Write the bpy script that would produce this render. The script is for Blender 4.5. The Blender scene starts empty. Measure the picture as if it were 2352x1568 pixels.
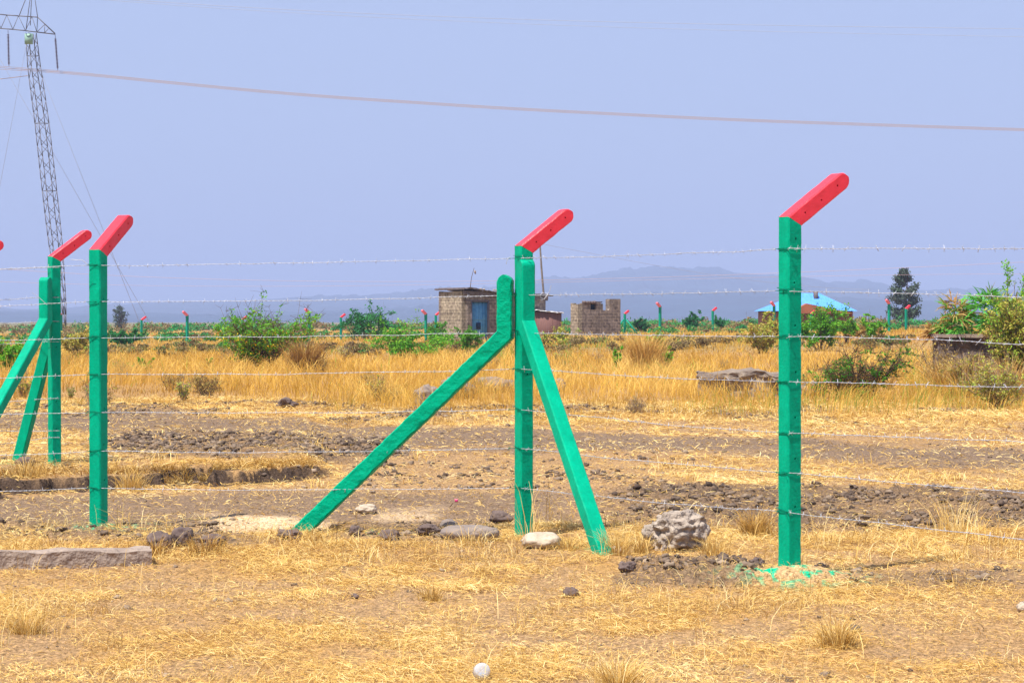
import bpy, bmesh, math, random
import numpy as np
from mathutils import Vector, Matrix

random.seed(7)
RNG = np.random.default_rng(11)
C = bpy.context.scene.collection
SC = bpy.context.scene

# ------------------------------------------------------------------ camera, sky, sun
F, U0, VH, CH = 4870.0, 1176.0, 738.0, 1.47      # focal length and horizon of the photograph, eye height
cam_d = bpy.data.cameras.new('camera')
cam = bpy.data.objects.new('camera', cam_d); C.objects.link(cam)
cam_d.sensor_width = 36.0; cam_d.lens = F / 2352 * 36.0
cam_d.clip_start = 0.1; cam_d.clip_end = 40000
cam.location = (0, 0, CH)
cam.rotation_euler = (math.radians(90) - math.atan((784 - VH) / F), 0, 0)
SC.camera = cam

SUN_EL, SUN_AZ = 64.0, (-0.68, -0.73)            # towards the sun: left and behind the camera
world = bpy.data.worlds.new('World'); SC.world = world; world.use_nodes = True
wt = world.node_tree; wt.nodes.clear()
sky = wt.nodes.new('ShaderNodeTexSky'); sky.sky_type = 'NISHITA'; sky.sun_disc = False
sky.sun_elevation = math.radians(SUN_EL)
sky.sun_rotation = math.atan2(SUN_AZ[0], SUN_AZ[1])
sky.air_density = 1.0; sky.dust_density = 3.0; sky.ozone_density = 2.0
hz = wt.nodes.new('ShaderNodeMixRGB'); hz.inputs[0].default_value = 0.8
hz.inputs[2].default_value = (3.85, 4.65, 7.1, 1)   # pale violet haze spread evenly over the sky
bg = wt.nodes.new('ShaderNodeBackground'); bg.inputs[1].default_value = 0.1
wo = wt.nodes.new('ShaderNodeOutputWorld')
wt.links.new(sky.outputs[0], hz.inputs[1]); wt.links.new(hz.outputs[0], bg.inputs[0]); wt.links.new(bg.outputs[0], wo.inputs[0])

sun_d = bpy.data.lights.new('sun', 'SUN'); sun_d.energy = 5.0; sun_d.angle = math.radians(0.5)
sun_d.color = (1.0, 0.955, 0.88)
sun = bpy.data.objects.new('sun', sun_d); C.objects.link(sun)
ce = math.cos(math.radians(SUN_EL)); nrm = math.hypot(*SUN_AZ)
SDIR = Vector((SUN_AZ[0] / nrm * ce, SUN_AZ[1] / nrm * ce, math.sin(math.radians(SUN_EL))))
sun.rotation_euler = SDIR.to_track_quat('Z', 'Y').to_euler()
sun.location = (-20, -20, 60)

SC.view_settings.view_transform = 'Standard'; SC.view_settings.look = 'None'
SC.view_settings.exposure = 0.45; SC.view_settings.gamma = 1.0
SC.render.engine = 'CYCLES'
SC.cycles.use_denoising = True
SC.cycles.volume_bounces = 0; SC.cycles.max_bounces = 5
SC.cycles.diffuse_bounces = 2; SC.cycles.glossy_bounces = 2; SC.cycles.transparent_max_bounces = 8

def P(u, v, d):
    return Vector(((u - U0) / F * d, d, CH - (v - VH) / F * d))

# ------------------------------------------------------------------ noise
_T = RNG.random((4096,))
def _h(ix, iy, iz):
    k = (ix * 73856093) ^ (iy * 19349663) ^ (iz * 83492791)
    k = (k ^ (k >> 13)) * 1274126177
    return _T[(k ^ (k >> 16)) & 4095]
def vn(x, y, z=None):
    x = np.asarray(x, float); y = np.asarray(y, float); z = np.zeros_like(x) if z is None else np.asarray(z, float)
    ix = np.floor(x).astype(np.int64); iy = np.floor(y).astype(np.int64); iz = np.floor(z).astype(np.int64)
    fx, fy, fz = x - ix, y - iy, z - iz
    fx, fy, fz = fx * fx * (3 - 2 * fx), fy * fy * (3 - 2 * fy), fz * fz * (3 - 2 * fz)
    r = 0
    for a in (0, 1):
        for b in (0, 1):
            for c in (0, 1):
                w = (fx if a else 1 - fx) * (fy if b else 1 - fy) * (fz if c else 1 - fz)
                r = r + w * _h(ix + a, iy + b, iz + c)
    return r
def fbm(x, y, z=None, o=4):
    r = 0; a = 0.5; s = 0
    for k in range(o):
        r = r + a * vn(x * 2**k + 17.3 * k, y * 2**k + 9.1 * k, None if z is None else z * 2**k + 3.7 * k); s += a; a *= 0.5
    return r / s
def sstep(a, b, x):
    t = np.clip((x - a) / (b - a), 0, 1); return t * t * (3 - 2 * t)
def band(x, a, b, s):
    return sstep(a - s, a + s, x) * (1 - sstep(b - s, b + s, x))

# ------------------------------------------------------------------ materials
def mat(name, col=None, rough=0.8, spec=0.3, metal=0.0, var=0.0, var_scale=8.0, bump=0.0, bump_scale=60.0,
        attr=None, attr_ramp=None, vcol=None, trans=0.0, alpha=None, col2=None, detail=6, vstretch=None):
    m = bpy.data.materials.new(name); m.use_nodes = True
    nt = m.node_tree; N = nt.nodes; L = nt.links
    b = N['Principled BSDF']
    b.inputs['Roughness'].default_value = rough; b.inputs['Specular IOR Level'].default_value = spec
    b.inputs['Metallic'].default_value = metal
    tc = N.new('ShaderNodeTexCoord'); src = tc.outputs['Object']
    if vstretch:
        mp = N.new('ShaderNodeMapping'); mp.inputs['Scale'].default_value = vstretch; L.new(src, mp.inputs[0]); src = mp.outputs[0]
    cs = None
    if attr:
        a = N.new('ShaderNodeAttribute'); a.attribute_name = attr
        r = N.new('ShaderNodeValToRGB'); r.color_ramp.elements.remove(r.color_ramp.elements[1])
        for i, (p, c) in enumerate(attr_ramp):
            e = r.color_ramp.elements[0] if i == 0 else r.color_ramp.elements.new(p)
            e.position = p; e.color = (*c, 1)
        L.new(a.outputs['Fac'], r.inputs[0]); cs = r.outputs[0]
    elif vcol:
        a = N.new('ShaderNodeAttribute'); a.attribute_name = vcol; cs = a.outputs['Color']
    else:
        rg = N.new('ShaderNodeRGB'); rg.outputs[0].default_value = (*col, 1); cs = rg.outputs[0]
    if var > 0:
        n = N.new('ShaderNodeTexNoise'); n.inputs['Scale'].default_value = var_scale; n.inputs['Detail'].default_value = detail
        n.inputs['Roughness'].default_value = 0.65
        L.new(src, n.inputs['Vector'])
        mr = N.new('ShaderNodeMapRange'); mr.inputs[1].default_value = 0.3; mr.inputs[2].default_value = 0.7
        L.new(n.outputs['Fac'], mr.inputs[0])
        mx = N.new('ShaderNodeMixRGB')
        if col2:
            mr.inputs[3].default_value = 0; mr.inputs[4].default_value = 1
            mx.inputs[2].default_value = (*col2, 1)
            L.new(mr.outputs[0], mx.inputs[0]); L.new(cs, mx.inputs[1])
        else:
            mr.inputs[3].default_value = 1 - var; mr.inputs[4].default_value = 1 + var
            mx.blend_type = 'MULTIPLY'; mx.inputs[0].default_value = 1
            L.new(cs, mx.inputs[1]); L.new(mr.outputs[0], mx.inputs[2])
        cs = mx.outputs[0]
    L.new(cs, b.inputs['Base Color'])
    if bump > 0:
        n2 = N.new('ShaderNodeTexNoise'); n2.inputs['Scale'].default_value = bump_scale; n2.inputs['Detail'].default_value = 5
        L.new(src, n2.inputs['Vector'])
        bp = N.new('ShaderNodeBump'); bp.inputs['Strength'].default_value = 1.0; bp.inputs['Distance'].default_value = bump
        L.new(n2.outputs['Fac'], bp.inputs['Height']); L.new(bp.outputs[0], b.inputs['Normal'])
    if trans > 0:
        t = N.new('ShaderNodeBsdfTranslucent'); L.new(cs, t.inputs[0])
        ms = N.new('ShaderNodeMixShader'); ms.inputs[0].default_value = trans
        L.new(b.outputs[0], ms.inputs[1]); L.new(t.outputs[0], ms.inputs[2])
        L.new(ms.outputs[0], N['Material Output'].inputs[0])
    return m

M = {}
M['ground'] = mat('ground_soil', vcol='soil', rough=0.95, spec=0.05, var=0.38, var_scale=34, bump=0.022, bump_scale=42)
def speckle(m, scale, lo, hi, stretch=(1, 1, 1)):
    N = m.node_tree.nodes; L = m.node_tree.links; b = N['Principled BSDF']; src = b.inputs['Base Color'].links[0].from_socket
    tc = N.new('ShaderNodeTexCoord'); mp = N.new('ShaderNodeMapping'); mp.inputs['Scale'].default_value = stretch; L.new(tc.outputs['Object'], mp.inputs[0])
    n = N.new('ShaderNodeTexNoise'); n.inputs['Scale'].default_value = scale; n.inputs['Detail'].default_value = 3; n.inputs['Roughness'].default_value = 0.8
    L.new(mp.outputs[0], n.inputs['Vector']); mr = N.new('ShaderNodeMapRange'); mr.inputs[1].default_value = 0.32; mr.inputs[2].default_value = 0.68
    mr.inputs[3].default_value = lo; mr.inputs[4].default_value = hi; L.new(n.outputs['Fac'], mr.inputs[0])
    mx = N.new('ShaderNodeMixRGB'); mx.blend_type = 'MULTIPLY'; mx.inputs[0].default_value = 1; L.new(src, mx.inputs[1]); L.new(mr.outputs[0], mx.inputs[2]); L.new(mx.outputs[0], b.inputs['Base Color'])
speckle(M['ground'], 75, 0.5, 1.6, (0.7, 0.45, 1))
M['green'] = mat('green_paint', (0.0, 0.37, 0.205), rough=0.42, spec=0.06, var=0.09, var_scale=9, bump=0.0035, bump_scale=60)
speckle(M['green'], 5, 0.86, 1.12, (1, 1, 0.22)); speckle(M['green'], 45, 0.90, 1.08)
M['green_rough'] = mat('green_paint_on_rough_concrete', (0.0, 0.37, 0.20), rough=0.42, spec=0.06, var=0.1, var_scale=16, bump=0.008, bump_scale=36)
M['green_old'] = mat('dark_green_paint', (0.0, 0.27, 0.16), rough=0.5, spec=0.2, var=0.15, var_scale=3)
M['red'] = mat('red_paint', (0.86, 0.038, 0.06), rough=0.38, spec=0.4, var=0.08, var_scale=18, bump=0.002, bump_scale=80)
M['pink'] = mat('sunlit_red_paint', (0.85, 0.20, 0.24), rough=0.5, spec=0.2)  # lit copy of the red arm paint, sunlight put into the colour
M['wire'] = mat('galvanised_wire', (0.52, 0.53, 0.57), rough=0.45, spec=0.5, metal=0.25, var=0.2, var_scale=40)
M['wire_green'] = mat('green_painted_wire', (0.0, 0.17, 0.10), rough=0.5, spec=0.1)
M['straw'] = mat('dry_straw', attr='tint', rough=0.75, spec=0.15, trans=0.15, attr_ramp=[
    (0, (0.20, 0.11, 0.055)), (0.28, (0.54, 0.31, 0.075)), (0.6, (0.78, 0.51, 0.145)), (1, (0.92, 0.74, 0.36))])
M['tall'] = mat('tall_dry_grass', attr='tint', rough=0.8, spec=0.1, trans=0.3, attr_ramp=[
    (0, (0.28, 0.15, 0.05)), (0.3, (0.52, 0.29, 0.045)), (0.7, (0.74, 0.44, 0.075)), (0.93, (0.84, 0.56, 0.15)), (1, (0.24, 0.36, 0.05))])
M['leaf'] = mat('green_leaves', attr='tint', rough=0.6, spec=0.2, trans=0.3, attr_ramp=[
    (0, (0.08, 0.14, 0.03)), (0.35, (0.08, 0.32, 0.02)), (0.75, (0.20, 0.50, 0.03)), (1, (0.50, 0.52, 0.06))])
M['leaf_dry'] = mat('olive_leaves', attr='tint', rough=0.7, spec=0.15, trans=0.25, attr_ramp=[
    (0, (0.28, 0.18, 0.08)), (0.35, (0.54, 0.37, 0.10)), (0.7, (0.46, 0.48, 0.07)), (1, (0.26, 0.52, 0.05))])
M['leaf_far'] = mat('distant_leaves', attr='tint', rough=0.8, spec=0.1, trans=0.2, attr_ramp=[
    (0, (0.06, 0.09, 0.05)), (0.5, (0.03, 0.19, 0.05)), (1, (0.07, 0.30, 0.07))])
M['leaf_grey'] = mat('grey_green_needles', attr='tint', rough=0.8, spec=0.1, trans=0.15, attr_ramp=[
    (0, (0.07, 0.085, 0.08)), (0.6, (0.10, 0.13, 0.10)), (1, (0.12, 0.22, 0.10))])
M['frond'] = mat('frond_leaves', attr='tint', rough=0.55, spec=0.25, trans=0.25, attr_ramp=[
    (0, (0.42, 0.20, 0.06)), (0.35, (0.55, 0.38, 0.12)), (0.5, (0.16, 0.42, 0.05)), (1, (0.10, 0.52, 0.06))])
M['flower'] = mat('yellow_blossom', (0.80, 0.50, 0.02), rough=0.6, spec=0.1, var=0.2)
M['bark'] = mat('dry_bark', (0.13, 0.085, 0.06), rough=0.9, spec=0.05, var=0.3, var_scale=5)
M['bark_pale'] = mat('pale_twigs', (0.30, 0.22, 0.16), rough=0.9, spec=0.05, var=0.3, var_scale=5)
M['clod'] = mat('dark_soil_clods', attr='tint', rough=0.97, spec=0.03, var=0.3, var_scale=30, bump=0.01, bump_scale=50, attr_ramp=[
    (0, (0.075, 0.053, 0.042)), (0.5, (0.175, 0.126, 0.092)), (1, (0.34, 0.25, 0.17))])
M['rock'] = mat('weathered_rock', (0.56, 0.46, 0.36), rough=0.95, spec=0.05, var=1, var_scale=9, col2=(0.26, 0.21, 0.175), bump=0.09, bump_scale=13)
M['rock_grey'] = mat('grey_rock', (0.20, 0.165, 0.15), rough=0.95, spec=0.05, var=1, var_scale=7, col2=(0.33, 0.26, 0.21), bump=0.015, bump_scale=25)
M['rock_dark'] = mat('dark_rock', (0.11, 0.08, 0.075), rough=0.95, spec=0.05, var=1, var_scale=12, col2=(0.22, 0.16, 0.13), bump=0.012, bump_scale=30)
M['rock_white'] = mat('whitish_rock', (0.52, 0.42, 0.31), rough=0.95, spec=0.05, var=0.3, var_scale=12, bump=0.012, bump_scale=30)
M['steel'] = mat('galvanised_lattice_steel', (0.16, 0.16, 0.20), rough=0.6, spec=0.4, metal=0.0, var=0.1, var_scale=0.3)
M['cable'] = mat('power_conductor', (0.42, 0.23, 0.09), rough=0.8, spec=0.1)
M['cable_faint'] = mat('thin_earth_wire', (0.40, 0.42, 0.52), rough=0.6, spec=0.3)
M['cable_pink'] = mat('weathered_cable', (0.55, 0.40, 0.42), rough=0.7, spec=0.2)
M['insul'] = mat('glazed_insulator', (0.10, 0.05, 0.09), rough=0.3, spec=0.5)
M['boxgreen'] = mat('pale_green_box', (0.26, 0.42, 0.34), rough=0.5)
M['wood'] = mat('weathered_pole', (0.22, 0.18, 0.15), rough=0.9, spec=0.05, var=0.3, var_scale=4)
M['sheet'] = mat('rusty_iron_sheet', (0.13, 0.06, 0.05), rough=0.8, var=1, var_scale=2.5, col2=(0.24, 0.12, 0.10), vstretch=(9, 9, 0.4))
M['roof_sheet'] = mat('old_roof_sheet', (0.09, 0.075, 0.08), rough=0.7, var=1, var_scale=3, col2=(0.19, 0.15, 0.15))
M['white_edge'] = mat('white_metal_trim', (0.70, 0.68, 0.68), rough=0.6, var=0.2)
M['blue_door'] = mat('blue_painted_metal', (0.05, 0.22, 0.42), rough=0.5, var=1, var_scale=3.5, col2=(0.16, 0.38, 0.52))
M['blue_dark'] = mat('dark_opening_shade', (0.015, 0.03, 0.06), rough=0.9)  # near-black colour stands in for the shade inside openings
M['blue_roof'] = mat('bright_blue_roof_sheet', (0.07, 0.26, 0.80), rough=0.6, var=1, var_scale=1.6, col2=(0.13, 0.40, 0.85), vstretch=(6, 1, 1))
M['orange_wall'] = mat('rust_brown_wall', (0.34, 0.11, 0.045), rough=0.9, var=0.25, var_scale=1.2)
M['concrete'] = mat('old_concrete', (0.27, 0.21, 0.18), rough=0.95, spec=0.05, var=1, var_scale=5, col2=(0.42, 0.33, 0.26), bump=0.01, bump_scale=30)
M['concrete_beam'] = mat('pitted_concrete', (0.46, 0.36, 0.28), rough=0.95, spec=0.05, var=1, var_scale=9, col2=(0.24, 0.18, 0.145), bump=0.05, bump_scale=16)
M['wallstone'] = mat('weathered_wall_stone', (0.15, 0.115, 0.10), rough=0.95, spec=0.05, var=1, var_scale=5, col2=(0.34, 0.27, 0.20), bump=0.05, bump_scale=10)
M['concrete_dark'] = mat('blackened_stone', (0.06, 0.045, 0.045), rough=0.95, spec=0.05, var=1, var_scale=6, col2=(0.20, 0.155, 0.13), bump=0.03, bump_scale=12)
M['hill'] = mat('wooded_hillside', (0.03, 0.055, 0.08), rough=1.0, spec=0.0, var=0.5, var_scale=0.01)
M['plastic'] = mat('clear_plastic', (0.86, 0.90, 0.96), rough=0.1, spec=0.6)
M['plastic'].node_tree.nodes['Principled BSDF'].inputs['Transmission Weight'].default_value = 0.6
M['pink_litter'] = mat('pink_scrap', (0.75, 0.08, 0.22), rough=0.6)

def block_mat(name, c1, c2, mortar, sx=0.4, sz=0.2):
    m = bpy.data.materials.new(name); m.use_nodes = True
    N = m.node_tree.nodes; L = m.node_tree.links; b = N['Principled BSDF']
    b.inputs['Roughness'].default_value = 0.95; b.inputs['Specular IOR Level'].default_value = 0.05
    tc = N.new('ShaderNodeTexCoord'); sp = N.new('ShaderNodeSeparateXYZ'); L.new(tc.outputs['Object'], sp.inputs[0])
    ad = N.new('ShaderNodeMath'); L.new(sp.outputs[0], ad.inputs[0]); L.new(sp.outputs[1], ad.inputs[1])
    cb = N.new('ShaderNodeCombineXYZ'); L.new(ad.outputs[0], cb.inputs[0]); L.new(sp.outputs[2], cb.inputs[1])
    nz = N.new('ShaderNodeTexNoise'); nz.inputs['Scale'].default_value = 2.2; L.new(tc.outputs['Object'], nz.inputs[0])
    ma = N.new('ShaderNodeVectorMath'); ma.operation = 'MULTIPLY_ADD'; ma.inputs[1].default_value = (0.05, 0.05, 0)
    L.new(nz.outputs['Color'], ma.inputs[0]); L.new(cb.outputs[0], ma.inputs[2])
    br = N.new('ShaderNodeTexBrick'); br.inputs['Scale'].default_value = 1.0
    br.inputs['Brick Width'].default_value = sx; br.inputs['Row Height'].default_value = sz
    br.inputs['Mortar Size'].default_value = 0.018; br.inputs['Color1'].default_value = (*c1, 1)
    br.inputs['Color2'].default_value = (*c2, 1); br.inputs['Mortar'].default_value = (*mortar, 1)
    L.new(ma.outputs[0], br.inputs[0])
    n2 = N.new('ShaderNodeTexNoise'); n2.inputs['Scale'].default_value = 6; n2.inputs['Detail'].default_value = 6; L.new(tc.outputs['Object'], n2.inputs[0])
    mr = N.new('ShaderNodeMapRange'); mr.inputs[1].default_value = 0.3; mr.inputs[2].default_value = 0.7; mr.inputs[3].default_value = 0.6; mr.inputs[4].default_value = 1.3
    L.new(n2.outputs[0], mr.inputs[0])
    mx = N.new('ShaderNodeMixRGB'); mx.blend_type = 'MULTIPLY'; mx.inputs[0].default_value = 1
    L.new(br.outputs[0], mx.inputs[1]); L.new(mr.outputs[0], mx.inputs[2]); L.new(mx.outputs[0], b.inputs['Base Color'])
    bp = N.new('ShaderNodeBump'); bp.inputs['Distance'].default_value = 0.03; L.new(mx.outputs[0], bp.inputs['Height']); L.new(bp.outputs[0], b.inputs['Normal'])
    return m
M['block'] = block_mat('sunlit_stone_blocks', (0.34, 0.28, 0.20), (0.24, 0.19, 0.145), (0.46, 0.38, 0.27))  # lighter stone for sun-facing walls, sunlight painted into the colour
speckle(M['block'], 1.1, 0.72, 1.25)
M['block2'] = block_mat('shaded_stone_blocks', (0.25, 0.20, 0.165), (0.17, 0.135, 0.115), (0.33, 0.26, 0.20))  # darker copy for walls turned from the sun, shade painted in

speckle(M['block2'], 1.3, 0.6, 1.3)

# ------------------------------------------------------------------ object helpers
def link(name, me, parent=None):
    o = bpy.data.objects.new(name, me); C.objects.link(o)
    if parent: o.parent = parent
    return o
def tag(o, label=None, cat=None, group=None, kind=None):
    if label: o['label'] = label
    if cat: o['category'] = cat
    if group: o['group'] = group
    if kind: o['kind'] = kind
    return o
def thing(name, label, cat, loc=(0, 0, 0), rz=0.0, group=None):
    o = bpy.data.objects.new(name, None); C.objects.link(o)
    o.location = loc; o.rotation_euler = (0, 0, rz); o.empty_display_size = 0.2
    return tag(o, label, cat, group)
def part_label(o, label):
    o['label'] = label; return o
def npmesh(name, V, Fc, material, tint=None, smooth=False, vcol=None):
    V = np.ascontiguousarray(V, dtype=np.float32); Fc = np.ascontiguousarray(Fc, dtype=np.int32)
    me = bpy.data.meshes.new(name); nf, k = Fc.shape
    me.vertices.add(len(V)); me.vertices.foreach_set('co', V.ravel())
    me.loops.add(nf * k); me.loops.foreach_set('vertex_index', Fc.ravel())
    me.polygons.add(nf); me.polygons.foreach_set('loop_start', np.arange(0, nf * k, k, dtype=np.int32))
    if smooth: me.polygons.foreach_set('use_smooth', np.ones(nf, dtype=bool))
    if tint is not None:
        a = me.attributes.new('tint', 'FLOAT', 'POINT'); a.data.foreach_set('value', np.ascontiguousarray(tint, dtype=np.float32))
    if vcol is not None:
        a = me.attributes.new('soil', 'FLOAT_COLOR', 'POINT'); a.data.foreach_set('color', np.ascontiguousarray(vcol, dtype=np.float32).ravel())
    me.update(calc_edges=True); me.materials.append(material)
    return me
def pymesh(name, V, Fc, material, smooth=False):
    me = bpy.data.meshes.new(name); me.from_pydata([tuple(v) for v in V], [], [tuple(int(i) for i in f) for f in Fc])
    if smooth: me.polygons.foreach_set('use_smooth', [True] * len(me.polygons))
    me.update(); me.materials.append(material); return me

def tubes(segs, sides=4):
    """straight tapered bars: rows of (p0, p1, r0, r1)"""
    S = np.array([[*a, *b, r, q] for a, b, r, q in segs], float)
    p0, p1, r0, r1 = S[:, :3], S[:, 3:6], S[:, 6], S[:, 7]
    d = p1 - p0; d /= np.maximum(np.linalg.norm(d, axis=1, keepdims=True), 1e-9)
    ref = np.where(np.abs(d[:, 2:3]) > 0.9, np.array([[1., 0, 0]]), np.array([[0, 0, 1.]]))
    a = np.cross(d, ref); a /= np.linalg.norm(a, axis=1, keepdims=True); b = np.cross(d, a)
    n = len(S); V = np.zeros((n, 2 * sides, 3))
    for i in range(sides):
        t = 2 * math.pi * (i + 0.5) / sides; o = a * math.cos(t) + b * math.sin(t)
        V[:, i] = p0 + o * r0[:, None]; V[:, sides + i] = p1 + o * r1[:, None]
    f = np.array([[i, (i + 1) % sides, sides + (i + 1) % sides, sides + i] for i in range(sides)])
    Fc = (f[None] + (np.arange(n) * 2 * sides)[:, None, None]).reshape(-1, 4)
    caps = []
    if sides == 4:
        cf = np.array([[3, 2, 1, 0], [4, 5, 6, 7]]); caps = (cf[None] + (np.arange(n) * 8)[:, None, None]).reshape(-1, 4)
        Fc = np.vstack([Fc, caps])
    return V.reshape(-1, 3), Fc
def sweep(path, r, sides=6):
    p = np.array(path, float); n = len(p)
    d = np.gradient(p, axis=0); d /= np.maximum(np.linalg.norm(d, axis=1, keepdims=True), 1e-9)
    ref = np.array([0, 0, 1.]) if abs(np.mean(d[:, 2])) < 0.8 else np.array([1., 0, 0])
    a = np.cross(d, ref); a /= np.maximum(np.linalg.norm(a, axis=1, keepdims=True), 1e-9); b = np.cross(d, a)
    r = np.broadcast_to(np.asarray(r, float), (n,))
    V = np.zeros((n, sides, 3))
    for i in range(sides):
        t = 2 * math.pi * i / sides; V[:, i] = p + (a * math.cos(t) + b * math.sin(t)) * r[:, None]
    i = np.arange(n - 1)[:, None] * sides; j = np.arange(sides)[None]; j2 = (j + 1) % sides
    Fc = np.stack([i + j, i + j2, i + sides + j2, i + sides + j], -1).reshape(-1, 4)
    return V.reshape(-1, 3), Fc
def merge(parts):
    Vs, Fs, o = [], [], 0
    for V, f in parts:
        Vs.append(V); Fs.append(f + o); o += len(V)
    return np.vstack(Vs), np.vstack(Fs)
def box(x0, y0, z0, x1, y1, z1):
    V = np.array([[x, y, z] for z in (z0, z1) for y in (y0, y1) for x in (x0, x1)], float)
    return V, np.array([[0, 2, 3, 1], [4, 5, 7, 6], [0, 1, 5, 4], [2, 6, 7, 3], [0, 4, 6, 2], [1, 3, 7, 5]])

# ------------------------------------------------------------------ terrain
def masks(x, y):
    yy = np.maximum(y, 4.0)
    wx = (fbm(x * 0.9, y * 0.9) - 0.5); wy = (fbm(x * 0.9 + 40, y * 0.9 + 11) - 0.5)
    u = U0 + F * x / yy + wx * 120; v = VH + CH * F / yy + wy * 46
    vr = VH + CH * F / yy
    tc = 972 + np.clip(u - 250, 0, 3000) * 0.034
    track = band(v, tc - 18, tc + 22, 8)
    dirt = band(v, 1126, 1198, 8) * (1 - sstep(1250, 1500, u))
    clR = band(v, 1112, 1212, 12) * sstep(1350, 1520, u)
    clL = band(v, 1004, 1056, 8) * band(u, 240, 930, 60)
    mid = band(v, 1040, 1125, 10) * band(u, 800, 1500, 80) * 0.6
    edge = band(v, 926, 958, 7) * sstep(0.42, 0.6, fbm(x * 0.8 + 5, y * 0.5))
    row1 = band(v, 1196, 1240, 8) * (1 - sstep(520, 640, u)) * 0.8
    row2 = band(v, 1286, 1328, 7) * band(u, 1420, 1740, 20)
    row3 = band(v, 1300, 1334, 7) * band(u, 1930, 2330, 30) * 0.7
    row4 = band(v, 1192, 1232, 6) * band(u, 720, 1180, 30) * 0.45
    fore = sstep(0.47, 0.60, fbm(x * 1.3 + 3.1, y * 1.0 + 8, o=4)) * sstep(1235, 1290, v)
    fore2 = sstep(0.50, 0.62, fbm(x * 3.3 + 13.1, y * 2.4 + 8, o=3)) * sstep(940, 980, v) * 0.7
    sand = band(v, 1184, 1212, 8) * band(u, 480, 720, 40) + band(v, 1160, 1186, 7) * band(u, 830, 1010, 30) * 0.7
    mound = np.exp(-(((x - 1.67) / 0.30) ** 2 + ((y - 12.30) / 0.32) ** 2))
    moundM = sum(np.exp(-(((x - a) / 0.13) ** 2 + ((y - b) / 0.16) ** 2)) for a, b in ((0.42, 14.1), (-1.52, 15.1), (-0.92, 15.0), (-4.5, 20.7), (-4.95, 20.9)))
    moundL = np.exp(-(((x + 2.95) / 0.28) ** 2 + ((y - 15.35) / 0.3) ** 2))
    # sod bank in front of the second fence: ground behind it stands higher
    bk = 1 - sstep(700, 760, u)
    scv = 1120 - np.clip(u, 0, 760) * 0.045
    jag = (fbm(x * 4.0, y * 3.0, o=4) - 0.5) * 20
    bank = bk * (1 - sstep(scv - 3.2, scv - 0.6, v + jag)) * (1 - 0.6 * sstep(19, 32, yy))
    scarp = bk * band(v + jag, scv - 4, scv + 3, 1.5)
    rough = np.clip(clR + clL + edge * 0.8 + row1 + row2 + row3 + row4 + scarp * 0.2 + mid * 0.5, 0, 1.2) * (0.25 + 0.75 * sstep(0.36, 0.56, fbm(x * 1.6 + 6, y * 1.2 + 2, o=3)))
    belt = band(v, 962, 1205, 10) * (1 - 0.5 * band(v, 1046, 1090, 8) * (1 - sstep(700, 820, u)))
    bare = np.clip(belt * 0.5 + track + dirt + clR * 0.62 + clL * 0.6 + mid + edge * 0.6 + row1 * 0.7 + row2 + row3 * 0.8 + row4 + scarp + fore * 0.65 + fore2 * 0.8 + sand + mound, 0, 1)
    dark = np.clip(clR * 0.75 + clL * 0.7 + edge * 0.5 + row1 * 0.7 + row2 * 0.8 + row3 * 0.7 + row4 * 0.7 + scarp * 1.1, 0, 1)
    front = (y > 4)
    z = lambda a: np.where(front, a, 0.0)
    return dict(u=u, v=v, vr=vr, track=z(track), rough=z(rough), bare=z(bare), dark=z(dark), sand=z(np.clip(sand, 0, 1)), mound=z(mound),
                moundL=z(moundL), moundM=z(moundM), bank=z(bank), scarp=z(scarp), dirt=z(dirt))
def H(x, y, m=None):
    x = np.asarray(x, float); y = np.asarray(y, float)
    m = m or masks(x, y)
    near = 1 - sstep(45, 80, y)
    h = (fbm(x * 0.35, y * 0.35) - 0.5) * 0.10 * near * sstep(15.5, 25, y)
    h = h + (fbm(x * 2.2, y * 2.2) - 0.5) * 0.035 * near
    h = h + m['rough'] * near * ((1 - np.abs(2 * vn(x * 9, y * 7) - 1)) * 0.035 + (vn(x * 22, y * 16) - 0.3) * 0.055 + (vn(x * 45, y * 30) - 0.5) * 0.034)
    h = h + (vn(x * 30, y * 22) - 0.5) * 0.014 * near
    h = h + m['bank'] * 0.115 + m['mound'] * 0.08 - 0.036 * near
    far = sstep(55, 130, y) * (1 - sstep(400, 900, y))
    return h + far * (0.2 + 2.5 * np.clip(x / np.maximum(y, 10), -0.3, 0.3)) + (fbm(x * 0.02, y * 0.02) - 0.5) * 0.5 * sstep(60, 140, y) * (1 - sstep(400, 900, y))
def Hs(x, y): return float(H(np.array([x]), np.array([y]))[0])

r1 = np.exp(np.arange(math.log(7.0), math.log(42.0), 0.0031)); r2 = np.exp(np.arange(math.log(42.0), math.log(9000.0), 0.03))
rings = np.concatenate([[0.02, 1, 2.5, 4.5, 6], r1, r2, [9000.0]])
a1 = np.arange(-17.0, 17.0, 0.055); a2 = np.linspace(17.0, 343.0, 60)
ang = np.radians(np.concatenate([a1, a2[:-1]]))
R, A = np.meshgrid(rings, ang, indexing='ij')
gx, gy = (R * np.sin(A)).ravel(), (R * np.cos(A)).ravel()
mk = masks(gx, gy); gz = H(gx, gy, mk)
def lerp(a, b, t): return a * (1 - t)[:, None] + np.array(b)[None] * t[:, None]
n1 = fbm(gx * 1.7, gy * 1.7); n2 = fbm(gx * 0.05, gy * 0.05)
col = lerp(np.tile([0.40, 0.245, 0.105], (len(gx), 1)), (0.30, 0.185, 0.095), n1)
col = lerp(col, (0.30, 0.198, 0.12), mk['bare'] * 0.8)
col = lerp(col, (0.185, 0.132, 0.102), np.clip(mk['track'] + mk['dirt'] * 0.9, 0, 1))
col = lerp(col, (0.115, 0.083, 0.068), np.clip(mk['dark'] * (0.4 + n1), 0, 1))
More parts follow.
